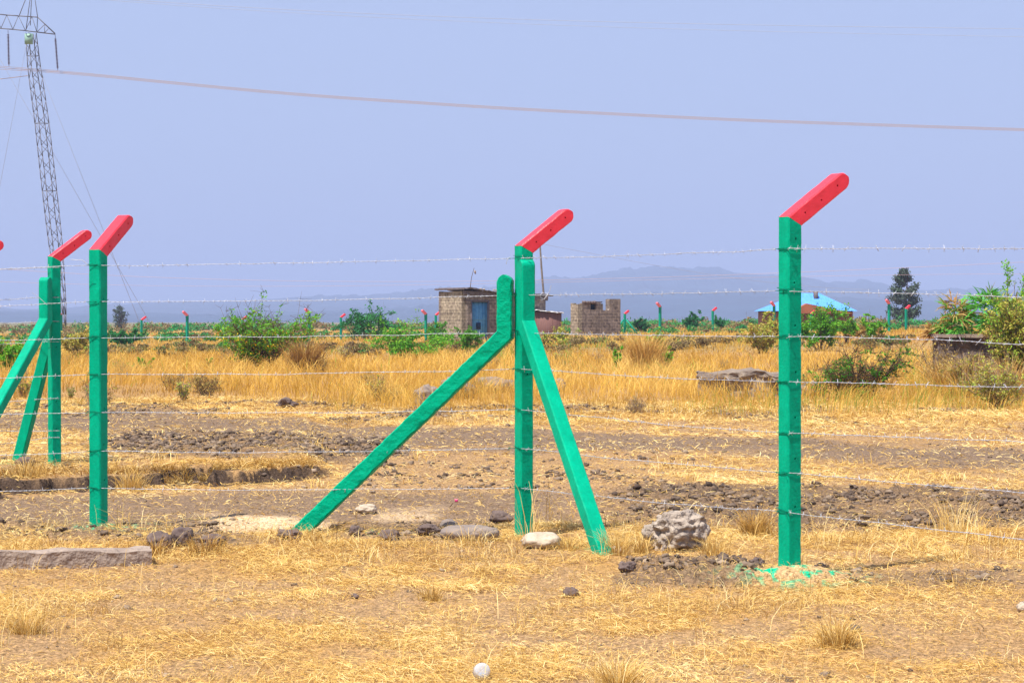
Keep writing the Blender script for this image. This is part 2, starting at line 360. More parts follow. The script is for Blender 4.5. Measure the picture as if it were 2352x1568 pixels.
col = lerp(col, (0.06, 0.042, 0.035), np.clip(mk['scarp'] * 1.2, 0, 1))  # dark soil of the bank face, with shade of the undercut painted in
col = lerp(col, (0.62, 0.47, 0.33), np.clip(mk['sand'] * (0.35 + n1), 0, 1))
col = lerp(col, (0.50, 0.34, 0.20), np.clip(mk['mound'] * 1.1, 0, 0.9))
splat = sstep(0.60, 0.64, vn(gx * 26, gy * 14)) * np.clip(mk['mound'] * 1.7 + mk['moundL'] * 0.8 + mk['moundM'], 0, 1)
col = lerp(col, (0.0, 0.42, 0.25), splat)
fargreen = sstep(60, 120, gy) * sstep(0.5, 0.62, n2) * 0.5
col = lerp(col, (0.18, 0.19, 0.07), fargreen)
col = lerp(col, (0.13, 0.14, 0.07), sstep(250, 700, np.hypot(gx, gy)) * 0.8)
nr, na = R.shape
i = np.arange(nr - 1)[:, None] * na; j = np.arange(na)[None]; j2 = (j + 1) % na
gf = np.stack([i + j, i + j2, i + na + j2, i + na + j], -1).reshape(-1, 4)[:, ::-1]
col = col * np.array([[1.06, 1.0, 0.84]])
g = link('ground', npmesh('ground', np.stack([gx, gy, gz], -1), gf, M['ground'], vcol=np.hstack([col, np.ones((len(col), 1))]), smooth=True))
tag(g, kind='structure')

# ------------------------------------------------------------------ distant hills (wooded ridges)
def ridge(name, prof, d, depth, seed, bump, label=None):
    us = np.arange(-900, 3300, 3.0); pu, pv = zip(*prof)
    top = CH - (np.interp(us, pu, pv) - VH) / F * d
    xs = (us - U0) / F * d
    top = top + (fbm(xs * 0.004 + seed, xs * 0 + seed, o=3) - 0.5) * bump * 0.9 + (np.maximum(vn(xs * 0.05 + seed, xs * 0 + 2.2) - 0.35, 0) * 1.3 + np.maximum(vn(xs * 0.11 + seed, xs * 0 + 7.2) - 0.4, 0) * 1.0) * bump * sstep(0.3, 0.6, vn(xs * 0.006, xs * 0 + seed))
    rows = []
    K = 16
    for k in range(K + 1):
        t = k / K
        if t < 0.75: q = t / 0.75; y = d - depth * (1 - q); zz = top * (q ** 0.8)
        else: q = (t - 0.75) / 0.25; y = d + depth * 0.6 * q; zz = top * (1 - q) ** 1.2
        zz = zz + (vn(xs * 0.01 + k * 3.3, xs * 0 + k * 1.7) - 0.5) * bump * (1.6 if 0 < k < K else 0) * (0 if abs(t - 0.75) < 1e-6 else 1)
        rows.append(np.stack([xs, np.full_like(xs, y), np.maximum(zz, -0.5) if 0 < k < K else np.full_like(xs, -3.0)], -1))
    V = np.concatenate(rows); n = len(us)
    i = np.arange(K)[:, None] * n; j = np.arange(n - 1)[None]
    Fc = np.stack([i + j, i + j + 1, i + n + j + 1, i + n + j], -1).reshape(-1, 4)
    tag(link(name, npmesh(name, V, Fc, M['hill'], smooth=True)), kind='structure')
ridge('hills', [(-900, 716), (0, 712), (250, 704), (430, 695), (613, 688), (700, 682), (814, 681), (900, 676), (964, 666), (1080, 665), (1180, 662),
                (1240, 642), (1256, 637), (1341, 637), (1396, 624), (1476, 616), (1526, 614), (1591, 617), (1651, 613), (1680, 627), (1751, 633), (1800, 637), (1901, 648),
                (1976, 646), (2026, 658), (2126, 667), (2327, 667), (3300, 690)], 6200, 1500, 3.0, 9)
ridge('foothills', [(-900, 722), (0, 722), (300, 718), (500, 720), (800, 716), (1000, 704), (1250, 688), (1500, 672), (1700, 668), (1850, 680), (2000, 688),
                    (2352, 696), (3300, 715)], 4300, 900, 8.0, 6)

# ------------------------------------------------------------------ concrete posts
def ring_pts(m, w, h, c=0.008, k=5):
    """chamfered rectangle: t along the in-plane vector (half h), n across (half w/2)"""
    pts = []; hw = w / 2; c = min(c, h * 0.6)
    corners = [(h, hw), (-h, hw), (-h, -hw), (h, -hw)]
    ch = [[(h, hw - c), (h - c, hw)], [(-h + c, hw), (-h, hw - c)], [(-h, -hw + c), (-h + c, -hw)], [(h - c, -hw), (h, -hw + c)]]
    for q in range(4):
        a, b = ch[q]; nx = ch[(q + 1) % 4][0]
        pts.append(a)
        for s in range(k): pts.append((b[0] + (nx[0] - b[0]) * s / k, b[1] + (nx[1] - b[1]) * s / k))
    return pts
def beam(p0, m0, p1, m1, w, round_end=False, amp=0.0012, seed=0.0, step=0.02):
    p0, p1, m0, m1 = map(np.array, (p0, p1, m0, m1)); L = np.linalg.norm(p1 - p0); d = (p1 - p0) / L; hw = w / 2
    rings = []
    ss = list(np.linspace(0, (L - hw) if round_end else L, max(2, int(L / step))))
    for s in ss:
        t = s / L; c = p0 + d * s
        mm = m0 * (1 - t) + m1 * t if not round_end else m0 * max(0, 1 - s / (L * 0.5)) + m1 * min(1, s / (L * 0.5))
        # keep both long edges straight: edge offset = m component across d plus slide along d
        rings.append((c, mm, hw))
    if round_end:
        for q in np.linspace(0.12, 0.985, 9): rings.append((p0 + d * (L - hw + hw * q), m1, hw * math.sqrt(1 - q * q)))
    V = []
    for c, mm, h in rings:
        for t, n in ring_pts(mm, w, h): V.append((c[0] + mm[0] * t, n, c[1] + mm[1] * t))
    V = np.array(V); k = len(ring_pts(m0, w, hw)); nr_ = len(rings)
    off = np.stack([fbm(V[:, 0] * f + seed + a, V[:, 2] * f + a, V[:, 1] * f, o=3) - 0.5 for a, f in ((0, 16), (31, 16), (77, 16))], -1)
    big = np.stack([vn(V[:, 0] * 55 + seed + a, V[:, 2] * 55, V[:, 1] * 55) - 0.5 for a in (5, 9, 13)], -1)
    V = V + off * amp * 3 + big * amp
    i = np.arange(nr_ - 1)[:, None] * k; j = np.arange(k)[None]; j2 = (j + 1) % k
    Fc = [tuple(f) for f in np.stack([i + j, i + j2, i + k + j2, i + k + j], -1).reshape(-1, 4)]
    Fc.append(tuple(range(k))[::-1]); Fc.append(tuple(range((nr_ - 1) * k, nr_ * k)))
    return V, Fc
def drill(o, holes, r=0.0065, depth=0.03, w=0.1):
    """real holes cut in the side face (local -y and +y)"""
    segs = []
    bm = bmesh.new()
    for x, z in holes:
        bmesh.ops.create_cone(bm, cap_ends=True, segments=10, radius1=r, radius2=r, depth=depth * 2,
                              matrix=Matrix.Translation((x, -w / 2, z)) @ Matrix.Rotation(math.pi / 2, 4, 'X'))
    me = bpy.data.meshes.new('drill'); bm.to_mesh(me); bm.free()
    c = bpy.data.objects.new('drill', me); C.objects.link(c)
    c.matrix_world = Matrix.Identity(4)
    par = o.parent; o.parent = None
    md = o.modifiers.new('b', 'BOOLEAN'); md.operation = 'DIFFERENCE'; md.object = c; md.solver = 'EXACT'
    dg = bpy.context.evaluated_depsgraph_get()
    new = bpy.data.meshes.new_from_object(o.evaluated_get(dg)); o.modifiers.clear()
    if len(new.polygons) > 50:
        o.data = new
    bpy.data.objects.remove(c); bpy.data.meshes.remove(me); o.parent = par
def smooth_angle(me, deg=35):
    me.polygons.foreach_set('use_smooth', [True] * len(me.polygons))
    bm = bmesh.new(); bm.from_mesh(me)
    for e in bm.edges:
        if len(e.link_faces) == 2 and e.calc_face_angle(0) > math.radians(deg): e.smooth = False
    bm.to_mesh(me); bm.free()
ARM_EL = 36.0
def post(label, x, y, dirv, height, group, arm=0.46, w=0.1, zb=None, seed=0.0, detail=True, el=ARM_EL):
    z = Hs(x, y) if zb is None else zb
    t = thing('fence_post', label, 'fence post', (x, y, z), math.atan2(dirv[1], dirv[0]), group)
    e = math.radians(el); ad = np.array([math.cos(e), math.sin(e)]); up = np.array([0, 1.0])
    mn = ad + up; mn /= np.linalg.norm(mn); mt = np.array([mn[1], -mn[0]]); mt = mt / np.dot(mt, [1, 0])
    a0 = np.array([0, height]); a1_ = a0 + ad * arm
    # t axis points to +x for the shaft and to the matching side for the arm
    at = np.array([ad[1], -ad[0]])
    V, f = beam((0, -0.25), (1, 0), a0, mt, w, amp=0.0017, seed=seed, step=0.016 if detail else 0.5)
    s = link('shaft', pymesh('shaft', V, f, M['green']), t)
    V, f = beam(a0, mt, a1_, at, w, round_end=True, amp=0.0014, seed=seed + 5, step=0.02 if detail else 0.1)
    a = link('arm', pymesh('arm', V, f, M['red']), t); part_label(a, 'red painted slanting top')
    if detail:
        rr = random.Random(seed)
        drill(s, [(rr.uniform(-0.008, 0.008), height - 0.09 - q * 0.262 + rr.uniform(-0.02, 0.02)) for q in range(7)], w=w)
        drill(a, [tuple(a0 + ad * q + at * rr.uniform(-0.004, 0.004)) for q in (0.09, 0.235, 0.385)], w=w)
        smooth_angle(s.data); smooth_angle(a.data)
    return t
def brace(label, foot, top, zj, head, group, material, w=0.1, amp=0.0012, seed=0.0, z=None):
    dx, dy = top[0] - foot[0], top[1] - foot[1]; run = math.hypot(dx, dy)
    z = Hs(*foot) if z is None else z
    t = thing('post_brace', label, 'brace', (foot[0], foot[1], z), math.atan2(dy, dx), group)
    j = np.array([run, zj - z]); d = j / np.linalg.norm(j); f0 = -d * 0.12
    up = np.array([0, 1.0]); mn = d + up; mn /= np.linalg.norm(mn)
    pr = np.array([d[1], -d[0]]); mt = np.array([mn[1], -mn[0]]); mt = mt / np.dot(mt, [1, 0])
    V, f = beam(f0, pr, j, mt, w, amp=amp, seed=seed)
    s = link('shaft', pymesh('shaft', V, f, material), t); smooth_angle(s.data)
    V, f = beam(j, mt, j + up * head, np.array([1.0, 0]), w, round_end=True, amp=amp, seed=seed + 3)
    s = link('head', pymesh('head', V, f, material), t); smooth_angle(s.data)
    return t

NG = 'green posts of the near barbed wire fence'
PL = np.array([-3.005, 15.4]); PM = np.array([0.083, 14.9]); PR = np.array([1.625, 12.4])
DL, DM, DR = (0.40, 0.915), (0.87, 0.49), (0.85, 0.52)
zPR = 1.47 - (1300 - VH) / F * 12.4
post('green post with light red top, standing alone left of the centre, before the braced pair', *PL, DL, 1.975, NG, seed=1.3, zb=-0.01)
post('green post with bright red top at the centre, propped by two slanting braces', *PM, DM, 1.985, NG, seed=7.7, zb=-0.01)
post('tall green post with red top at the right, standing in a sandy paint-spattered mound', *PR, DR, 1.985, NG, seed=4.1, zb=zPR + 0.03, arm=0.485, el=34.0)
BG = 'slanting concrete braces of the near fence'
brace('rough pitted green brace running from the left ground up to the central post', (-1.50, 15.17), (PM[0] - 0.130, PM[1] + 0.02), 1.375, 0.42, BG, M['green_rough'], w=0.108, amp=0.0042, seed=2.2, z=-0.02)
brace('bright smooth green brace leaning from the right ground onto the central post', (0.585, 13.68), (PM[0] + 0.014, PM[1] - 0.118), 1.46, 0.44, BG, M['green'], amp=0.0012, seed=9.4, z=-0.02)
# second fence run, farther back at the left
B2 = np.array([-4.49, 20.8]); zB2 = 1.47 - (1062 - VH) / F * 20.8
G2 = 'green posts of the fence corner at the left edge'
post('red topped post at the left edge, propped by two braces on a sod bank', *B2, (0.80, 0.60), 1.995, G2, seed=12.0, zb=zB2, w=0.1)
post('green post cut off by the left border, only its red top showing', -5.42, 21.0, (0.86, 0.5), 1.90, G2, seed=13.0, zb=zB2)
brace('green brace at the left border slanting down out of the picture', (-5.01, 19.2), (B2[0] - 0.055, B2[1] - 0.135), 1.48, 0.42, 'braces of the left corner post', M['green'], seed=14, z=0.05)
brace('dark shaded green brace standing steeply behind the left corner post brace', (-4.90, 21.0), (B2[0] - 0.03, B2[1] + 0.12), 1.46, 0.3, 'braces of the left corner post', M['green'], seed=15, z=0.06)

# ------------------------------------------------------------------ barbed wire
def barbed(path, rw=0.00115, twist=0.075, off=0.0015, barb=0.11, seed=0, blen=0.020):
    rr = random.Random(seed)
    path = np.array(path, float); dd = np.r_[0, np.cumsum(np.linalg.norm(np.diff(path, axis=0), axis=1))]
    n = int(dd[-1] / 0.014); s = np.linspace(0, dd[-1], n); p = np.stack([np.interp(s, dd, path[:, k]) for k in range(3)], -1)
    p[:, 2] += (fbm(s * 1.7 + seed * 3.1, s * 0 + seed, o=3) - 0.5) * 0.016 + (vn(s * 9 + seed, s * 0) - 0.5) * 0.004
    d = np.gradient(p, axis=0); d /= np.linalg.norm(d, axis=1, keepdims=True)
    a = np.cross(d, [0, 0, 1.]); a /= np.linalg.norm(a, axis=1, keepdims=True); b = np.cross(d, a)
    parts = []
    for ph in (0, math.pi):
        an = s / twist * 2 * math.pi + ph
        parts.append(sweep(p + (a * np.cos(an)[:, None] + b * np.sin(an)[:, None]) * off, rw, 4))
    segs = []; q = rr.uniform(0, barb)
    while q < dd[-1]:
        k = min(int(q / dd[-1] * (n - 1)), n - 1); c = p[k]
        segs.append((c - d[k] * 0.006, c + d[k] * 0.006, 0.0034, 0.0034))
        for w_ in range(2):
            an = rr.uniform(0, math.pi); vv = a[k] * math.cos(an) + b[k] * math.sin(an) + d[k] * rr.uniform(-0.5, 0.5)
            vv /= np.linalg.norm(vv); L = blen * rr.uniform(0.8, 1.15)
            segs.append((c - vv * L, c + vv * L, 0.001, 0.001))
        q += barb * rr.uniform(0.6, 1.5)
    if segs: parts.append(tubes(segs, 4))
    return merge(parts)
def anchor(Pp, dv, z, o=0.056): return np.array([Pp[0] - dv[0] * o, Pp[1] - dv[1] * o, z])
zR = [1.89, 1.653, 1.386, 1.118, 0.822, 0.588, 0.362]; zM = [1.914, 1.657, 1.393, 1.137, 0.855, 0.583, 0.304]
zE = [1.806, 1.558, 1.345, 1.140, 0.88, 0.605, 0.36]
yL = [610, 693, 774, 860, 946, 1037, 1121]; zL = [1.47 - (v - VH) / F * 15.35 for v in yL]
y0 = [617, 702, 780, 868, 950, 1042, 1126]
ordn = ['topmost', 'second', 'third', 'middle', 'fifth', 'sixth', 'lowest']
def span(a, b, sag, n=14):
    t = np.linspace(0, 1, n)[:, None]; p = a * (1 - t) + b * t; p[:, 2] -= (4 * t * (1 - t))[:, 0] * sag; return p
for k in range(7):
    E = np.array([PR[0] + 1.54 * 1.0, PR[1] - 2.5, zR[k] + (zE[k] - zR[k]) * 1.0])
    zl = 1.47 - (y0[k] - VH) / F * 15.62
    W0 = np.array([-3.005 - 3.1, 15.9, zL[k] + (zl - zL[k]) * 3.1 / 0.78 * 0.8])
    aL, aM, aR = anchor(PL, DL, zL[k]), anchor(PM, DM, zM[k]), anchor(PR, DR, zR[k])
    path = np.vstack([span(W0, aL, 0.01), span(aL, aM, 0.012 if k else 0.006)[1:], span(aM, aR, 0.01)[1:], span(aR, E, 0.0)[1:]])
    t = thing('barbed_wire', f'{ordn[k]} strand of silver barbed wire along the near green posts' + (' counting from the top' if k in (1, 2, 4, 5) else ''),
              'barbed wire', tuple(W0), 0, 'barbed wire strands of the near fence')
    V, f = barbed(path, seed=k); me = npmesh('strand', V - W0, f, M['wire']); me.materials.append(M['wire_green'])
    fc = V[f].mean(1); near_ = np.zeros(len(f), bool)
    for an in (aL, aM, aR): near_ |= np.linalg.norm(fc - an, axis=1) < 0.062
    me.polygons.foreach_set('material_index', near_.astype(np.int32)); link('strand', me, t)
    for Pp, dv, z, an in ((PL, DL, zL[k], aL), (PM, DM, zM[k], aM), (PR, DR, zR[k], aR)):
        rr = random.Random(k * 7 + Pp[0]); dx = np.array([dv[0], dv[1], 0]); sx = np.array([dv[1], -dv[0], 0]); c = np.array([Pp[0], Pp[1], 0])
        h = 0.0545; zz = [z + rr.uniform(-0.012, 0.02) for _ in range(5)]
        pts = [c + dx * h - sx * h, c - dx * h - sx * h, c - dx * h + sx * h, c + dx * h + sx * h, c + dx * h - sx * h]
        ctl = [np.array([p[0], p[1], q]) for p, q in zip(pts, zz)]
        loop = np.vstack([span(ctl[q], ctl[q + 1], rr.uniform(-0.008, 0.012), 8) for q in range(4)])
        Vt, ft = sweep(loop, 0.0015, 5)
        tail = np.array([an + np.array([0, -0.004, 0]), an + sx * 0.02 + np.array([0, -0.004, 0.004]) , an + sx * 0.045 + np.array([rr.uniform(-.01, .01), -0.012, rr.uniform(-0.03, 0.012)])])
        Vt2, ft2 = sweep(tail, 0.0015, 5); Vt, ft = merge([(Vt, ft), (Vt2, ft2)])
        link('tie_wire', npmesh('tie_wire', Vt - W0, ft, M['wire_green']), t)['label'] = 'green painted tie round the post'
# strands of the second fence run
for k, (va, vb) in enumerate([(620, 614), (688, 683), (744, 738), (795, 784), (933, 915), (975, 990), (1043, 1005)]):
    A0 = P(-260, va, 23); B0 = np.array([B2[0] - 0.04, B2[1] - 0.07, CH - (vb - VH) / F * 20.7])
    V, f = barbed(np.vstack([span(np.array(A0), B0, 0.02), span(B0, B0 + np.array([0.1, 0.02, 0]), 0, 3)[1:]]), seed=40 + k, rw=0.0016)
    t = thing('barbed_wire', f'{ordn[k]} strand of barbed wire tied to the braced post at the left edge', 'barbed wire', tuple(A0), 0, 'barbed wire strands at the left edge')
    link('strand', npmesh('strand', V - np.array(A0), f, M['wire']), t)
# loose bent wire ends
def loose(label, pts, r=0.0022, m='wire'):
    pts = [np.array(p) for p in pts]; o = pts[0]
    V, f = sweep(np.array(pts) - o, r, 5); ob = link('loose_wire', npmesh('loose_wire', V, f, M[m])); ob.location = o
    tag(ob, label, 'wire')
q = lambda lst, d: [P(a, b, d) for a, b in lst]
loose('bent loose wire end sticking up left of the lone green post', q([(163, 596), (175, 597), (189, 597), (196, 603), (203, 609)], 15.3))
loose('short curled wire end hanging from the top strand beside the central post', q([(1172, 590), (1167, 594), (1164, 600), (1163, 607)], 14.8))
loose('thin loop of slack wire right of the central post head', q([(1240, 679), (1246, 672), (1254, 674), (1252, 684), (1244, 690), (1241, 682), (1250, 688), (1262, 670), (1266, 655)], 14.6))
loose('short straight wire tail left of the corner post brace', q([(74, 672), (90, 683), (108, 700)], 20.4))

# ------------------------------------------------------------------ rocks
def rock(label, u0, u1, v0, v1, material, depth=0.8, rough=0.25, seed=0.0, d=None, sub=4, cat='rock', name='rock', group=None, flat=0.0, sink=0.2, part=None):
    if d is None: d = CH * F / ((v1 - 2) - VH)
    w = (u1 - u0) / F * d; h = (v1 - v0) / F * d; uc = (u0 + u1) / 2
    x = (uc - U0) / F * d; y = d + w * depth / 2 * 0.7
    bm = bmesh.new(); bmesh.ops.create_icosphere(bm, subdivisions=sub, radius=1.0)
    V = np.array([v.co[:] for v in bm.verts]); n = V.copy()
    k = 1.6
    r = 1 + (fbm(V[:, 0] * k + seed, V[:, 1] * k + seed, V[:, 2] * k, o=5) - 0.5) * rough * 2.4 - np.abs(fbm(V[:, 0] * 3 + seed, V[:, 1] * 3, V[:, 2] * 3 + seed, o=3) - 0.5) * rough * 2.2
    r = r + (fbm(V[:, 0] * 7 + seed, V[:, 1] * 7, V[:, 2] * 7 + seed, o=3) - 0.5) * rough * 0.25
    V = n * r[:, None]
    V = np.sign(V) * np.abs(V) ** (1 - flat * 0.4)
    V[:, 0] *= w / 2; V[:, 1] *= w * depth / 2; V[:, 2] *= h / 2 * (1 + sink); V[:, 2] += h / 2 * (1 - sink)
    for v, c in zip(bm.verts, V): v.co = c
    me = bpy.data.meshes.new(name); bm.to_mesh(me); bm.free(); me.materials.append(material)
    me.polygons.foreach_set('use_smooth', [True] * len(me.polygons))
    o = link(name, me); o.location = (x, y, Hs(x, y))
    tag(o, label, cat, group); return o
rock('large craggy pale brown boulder between the central and right posts', 1490, 1624, 1164, 1256, M['rock'], seed=11.7, rough=0.5, depth=0.9, sub=5, flat=0.5)
rock('flat whitish stone at the foot of the central post', 1196, 1294, 1213, 1250, M['rock_white'], seed=2.2, rough=0.2, depth=0.9)
rock('long flat grey stone slab lying left of the central post foot', 1008, 1146, 1200, 1232, M['rock_grey'], seed=3.2, rough=0.12, depth=0.7, flat=0.6)
rock('small round grey stone resting behind the long flat slab', 1010, 1052, 1180, 1206, M['rock_grey'], seed=8.2, rough=0.15)
rock('dark jagged clod of earth left of the grey slab', 866, 916, 1204, 1232, M['rock_dark'], seed=9.1, rough=0.45, cat='clod', name='earth_clod')
rock('dark pointed clod touching the slab from the left', 955, 1008, 1196, 1222, M['rock_dark'], seed=19.1, rough=0.45, cat='clod', name='earth_clod')
rock('dark earth lump right behind the central post foot', 1122, 1180, 1170, 1196, M['rock_dark'], seed=29.1, rough=0.45, cat='clod', name='earth_clod')
rock('reddish brown clod standing upright right of the left brace foot', 800, 828, 1200, 1226, M['rock_dark'], seed=39.1, rough=0.4, cat='clod', name='earth_clod')
rock('lone dark brown stone on the dry grass below the boulder', 1290, 1331, 1333, 1359, M['rock_dark'], seed=49.1, rough=0.3)
rock('small dark pebble on bare soil in the left foreground', 803, 825, 1348, 1360, M['rock_dark'], seed=59.1, rough=0.3, sub=3)
rock('small whitish stone beside the foot of the right brace', 1400, 1434, 1242, 1264, M['rock_white'], seed=69.1, rough=0.25, sub=3)
rock('pale crumbling lump on the bare dirt behind the rough brace', 815, 865, 1150, 1172, M['rock_white'], seed=79.1, rough=0.35, sub=4, cat='clod', name='earth_clod')
rock('dark crumbly lump of earth left of the sandy mound at the right post', 1722, 1756, 1275, 1300, M['rock_dark'], seed=89.1, rough=0.45, cat='clod', name='earth_clod')
rock('dark crumbly lump of earth just right of the right post', 1872, 1908, 1283, 1304, M['rock_dark'], seed=99.1, rough=0.45, cat='clod', name='earth_clod')
rock('rough brown lump at the left end of the dark clod row', 1420, 1462, 1278, 1306, M['rock_dark'], seed=17.1, rough=0.45, cat='clod', name='earth_clod')
rock('dark lump of earth at the foot of the rough left brace', 636, 690, 1206, 1230, M['rock_dark'], seed=27.1, rough=0.45, cat='clod', name='earth_clod')
rock('dark clod under the green brace feet at the left bank', 30, 74, 1042, 1066, M['rock_dark'], seed=37.1, rough=0.4, cat='clod', name='earth_clod', d=20.3)
rock('grey lumpy rock heap seen between the rough brace and the central post', 1098, 1184, 846, 884, M['rock_grey'], seed=47.1, rough=0.4, d=44, depth=0.8)
rock('grey rock behind the rough brace, middle of three', 1000, 1096, 868, 920, M['rock_grey'], seed=57.1, rough=0.4, d=41, depth=0.8)
rock('low grey rock left of the rough brace in the tall grass edge', 946, 1012, 890, 938, M['rock_grey'], seed=67.1, rough=0.4, d=37.5, depth=0.7)
rock('small grey rock right of the central post in tall grass', 1268, 1302, 846, 880, M['rock_grey'], seed=77.1, rough=0.3, d=45)
rock('brown boulder on the grass edge left of the right thorn bush', 1835, 1900, 852, 882, M['rock_grey'], seed=97.1, rough=0.3, d=43, depth=0.6)
rock('dark twisted root clump at the edge of the tall grass, left of the rough brace', 632, 680, 920, 945, M['rock_dark'], seed=7.1, rough=0.6, d=35.5, cat='clod', name='earth_clod')

rock('pale stone just inside the right border in the foreground', 2338, 2372, 1368, 1392, M['rock_white'], seed=107.1, rough=0.25)
rock('rounded sod lump with grass between the concrete beam and the lone left post', 392, 444, 1200, 1247, M['rock_dark'], seed=117.1, rough=0.35, cat='clod', name='earth_clod')
rock('brown sod heap right of the concrete beam end', 330, 396, 1212, 1252, M['rock_dark'], seed=127.1, rough=0.35, cat='clod', name='earth_clod')
rock('low dark clod between the sod lump and the pale sand patch', 455, 520, 1222, 1250, M['rock_dark'], seed=137.1, rough=0.45, cat='clod', name='earth_clod')
# concrete slab lying at left foreground
def slab(label, pts, th, material, name='concrete_slab', cat='slab', bumps=0.012, seed=0, res=0.04):
    a, b = np.array(pts[0], float), np.array(pts[1], float); d = b - a; L = np.linalg.norm(d[:2]); w = pts[2]
    nx, ny = max(4, int(L / res)), max(3, int(w / res))
    V, Fc = [], []
    bm = bmesh.new()
    bmesh.ops.create_grid(bm, x_segments=nx, y_segments=ny, size=1.0)
    for v in bm.verts: v.co = (v.co.x * L / 2, v.co.y * w / 2, th / 2)
    ext = bmesh.ops.extrude_face_region(bm, geom=bm.faces[:])
    for v in [e for e in ext['geom'] if isinstance(e, bmesh.types.BMVert)]: v.co.z = -th / 2
    for v in bm.verts:
        c = v.co; k = float(fbm(np.array([c.x * 6 + seed]), np.array([c.y * 6]), np.array([c.z * 6 + seed]), o=4)[0]) - 0.5
        k2 = float(fbm(np.array([c.x * 2 + seed]), np.array([c.z * 4 + 7.0]), o=2)[0]) - 0.5
        v.co.z += k * bumps * 2; v.co.y += k2 * bumps * 3 * (1 if c.y > 0 else -1) + k * bumps; v.co.x += k * bumps * 3 * (1 if abs(c.x) > L / 2 * 0.95 else 0)
    bmesh.ops.recalc_face_normals(bm, faces=bm.faces)
    me = bpy.data.meshes.new(name); bm.to_mesh(me); bm.free(); me.materials.append(material)
    o = link(name, me); o.location = (a + b) / 2; o.rotation_euler = (0, -math.atan2(d[2], L), math.atan2(d[1], d[0]))
    return tag(o, label, cat)
slab('long weathered concrete beam lying flat in the left foreground grass', (P(-60, 1288, 12.95), P(344, 1284, 13.2), 0.24), 0.12, M['concrete_beam'], bumps=0.024, seed=3)

# broken stone wall under the fronds at the right
def stonewall(label, u0, u1, v0, v1, d, thick, material, seed=0, cope=True, rg=1.0):
    a, b = P(u0, v0, d), P(u1, v0, d); w = (b - a).length; zt = a.z; zb = Hs((a.x + b.x) / 2, d) - 0.1
    bm = bmesh.new(); nx = int(w / 0.07); nz = int((zt - zb) / 0.07)
    bmesh.ops.create_cube(bm, size=1.0)
    bmesh.ops.subdivide_edges(bm, edges=bm.edges[:], cuts=20, use_grid_fill=True)
    for v in bm.verts:
        v.co = (v.co.x * w, v.co.y * thick, v.co.z * (zt - zb)); c = v.co
        k = float(fbm(np.array([c.x * 3 + seed]), np.array([c.z * 5 + seed]), np.array([c.y * 4]), o=4)[0]) - 0.5
        k2 = float(fbm(np.array([c.x * 1.3 + seed + 5]), np.array([c.z * 0]), o=2)[0]) - 0.5
        v.co.y += k * 0.22 * rg; v.co.z += k * 0.10 * rg + (k2 * 0.22 * (rg - 1) if c.z > 0 else 0); v.co.x += k * 0.2 * rg
    me = bpy.data.meshes.new('stone_wall'); bm.to_mesh(me); bm.free(); me.materials.append(material)
    o = link('stone_wall', me); o.location = ((a.x + b.x) / 2, d, (zt + zb) / 2)
    if not cope: return tag(o, label, 'wall')
    t = slab('x', (P(u0 - 6, v0 - 3, d), P(u1 + 30, v0 - 3, d), thick + 0.25), 0.07, M['concrete'], name='coping', bumps=0.01, seed=seed + 2, res=0.15)
    for k in ('label', 'category'): del t[k]
    t.parent = o; t.matrix_parent_inverse = Matrix.Translation(-o.location)
    return tag(o, label, 'wall')
stonewall('low blackened broken stone wall with pale coping under the green fronds', 2150, 2420, 774, 830, 45.9, 0.7, M['concrete_dark'], seed=4)
stonewall('long low broken grey stone wall in tall grass left of the right post', 1602, 1795, 861, 892, 42.3, 0.5, M['wallstone'], seed=14, cope=False, rg=2.0)

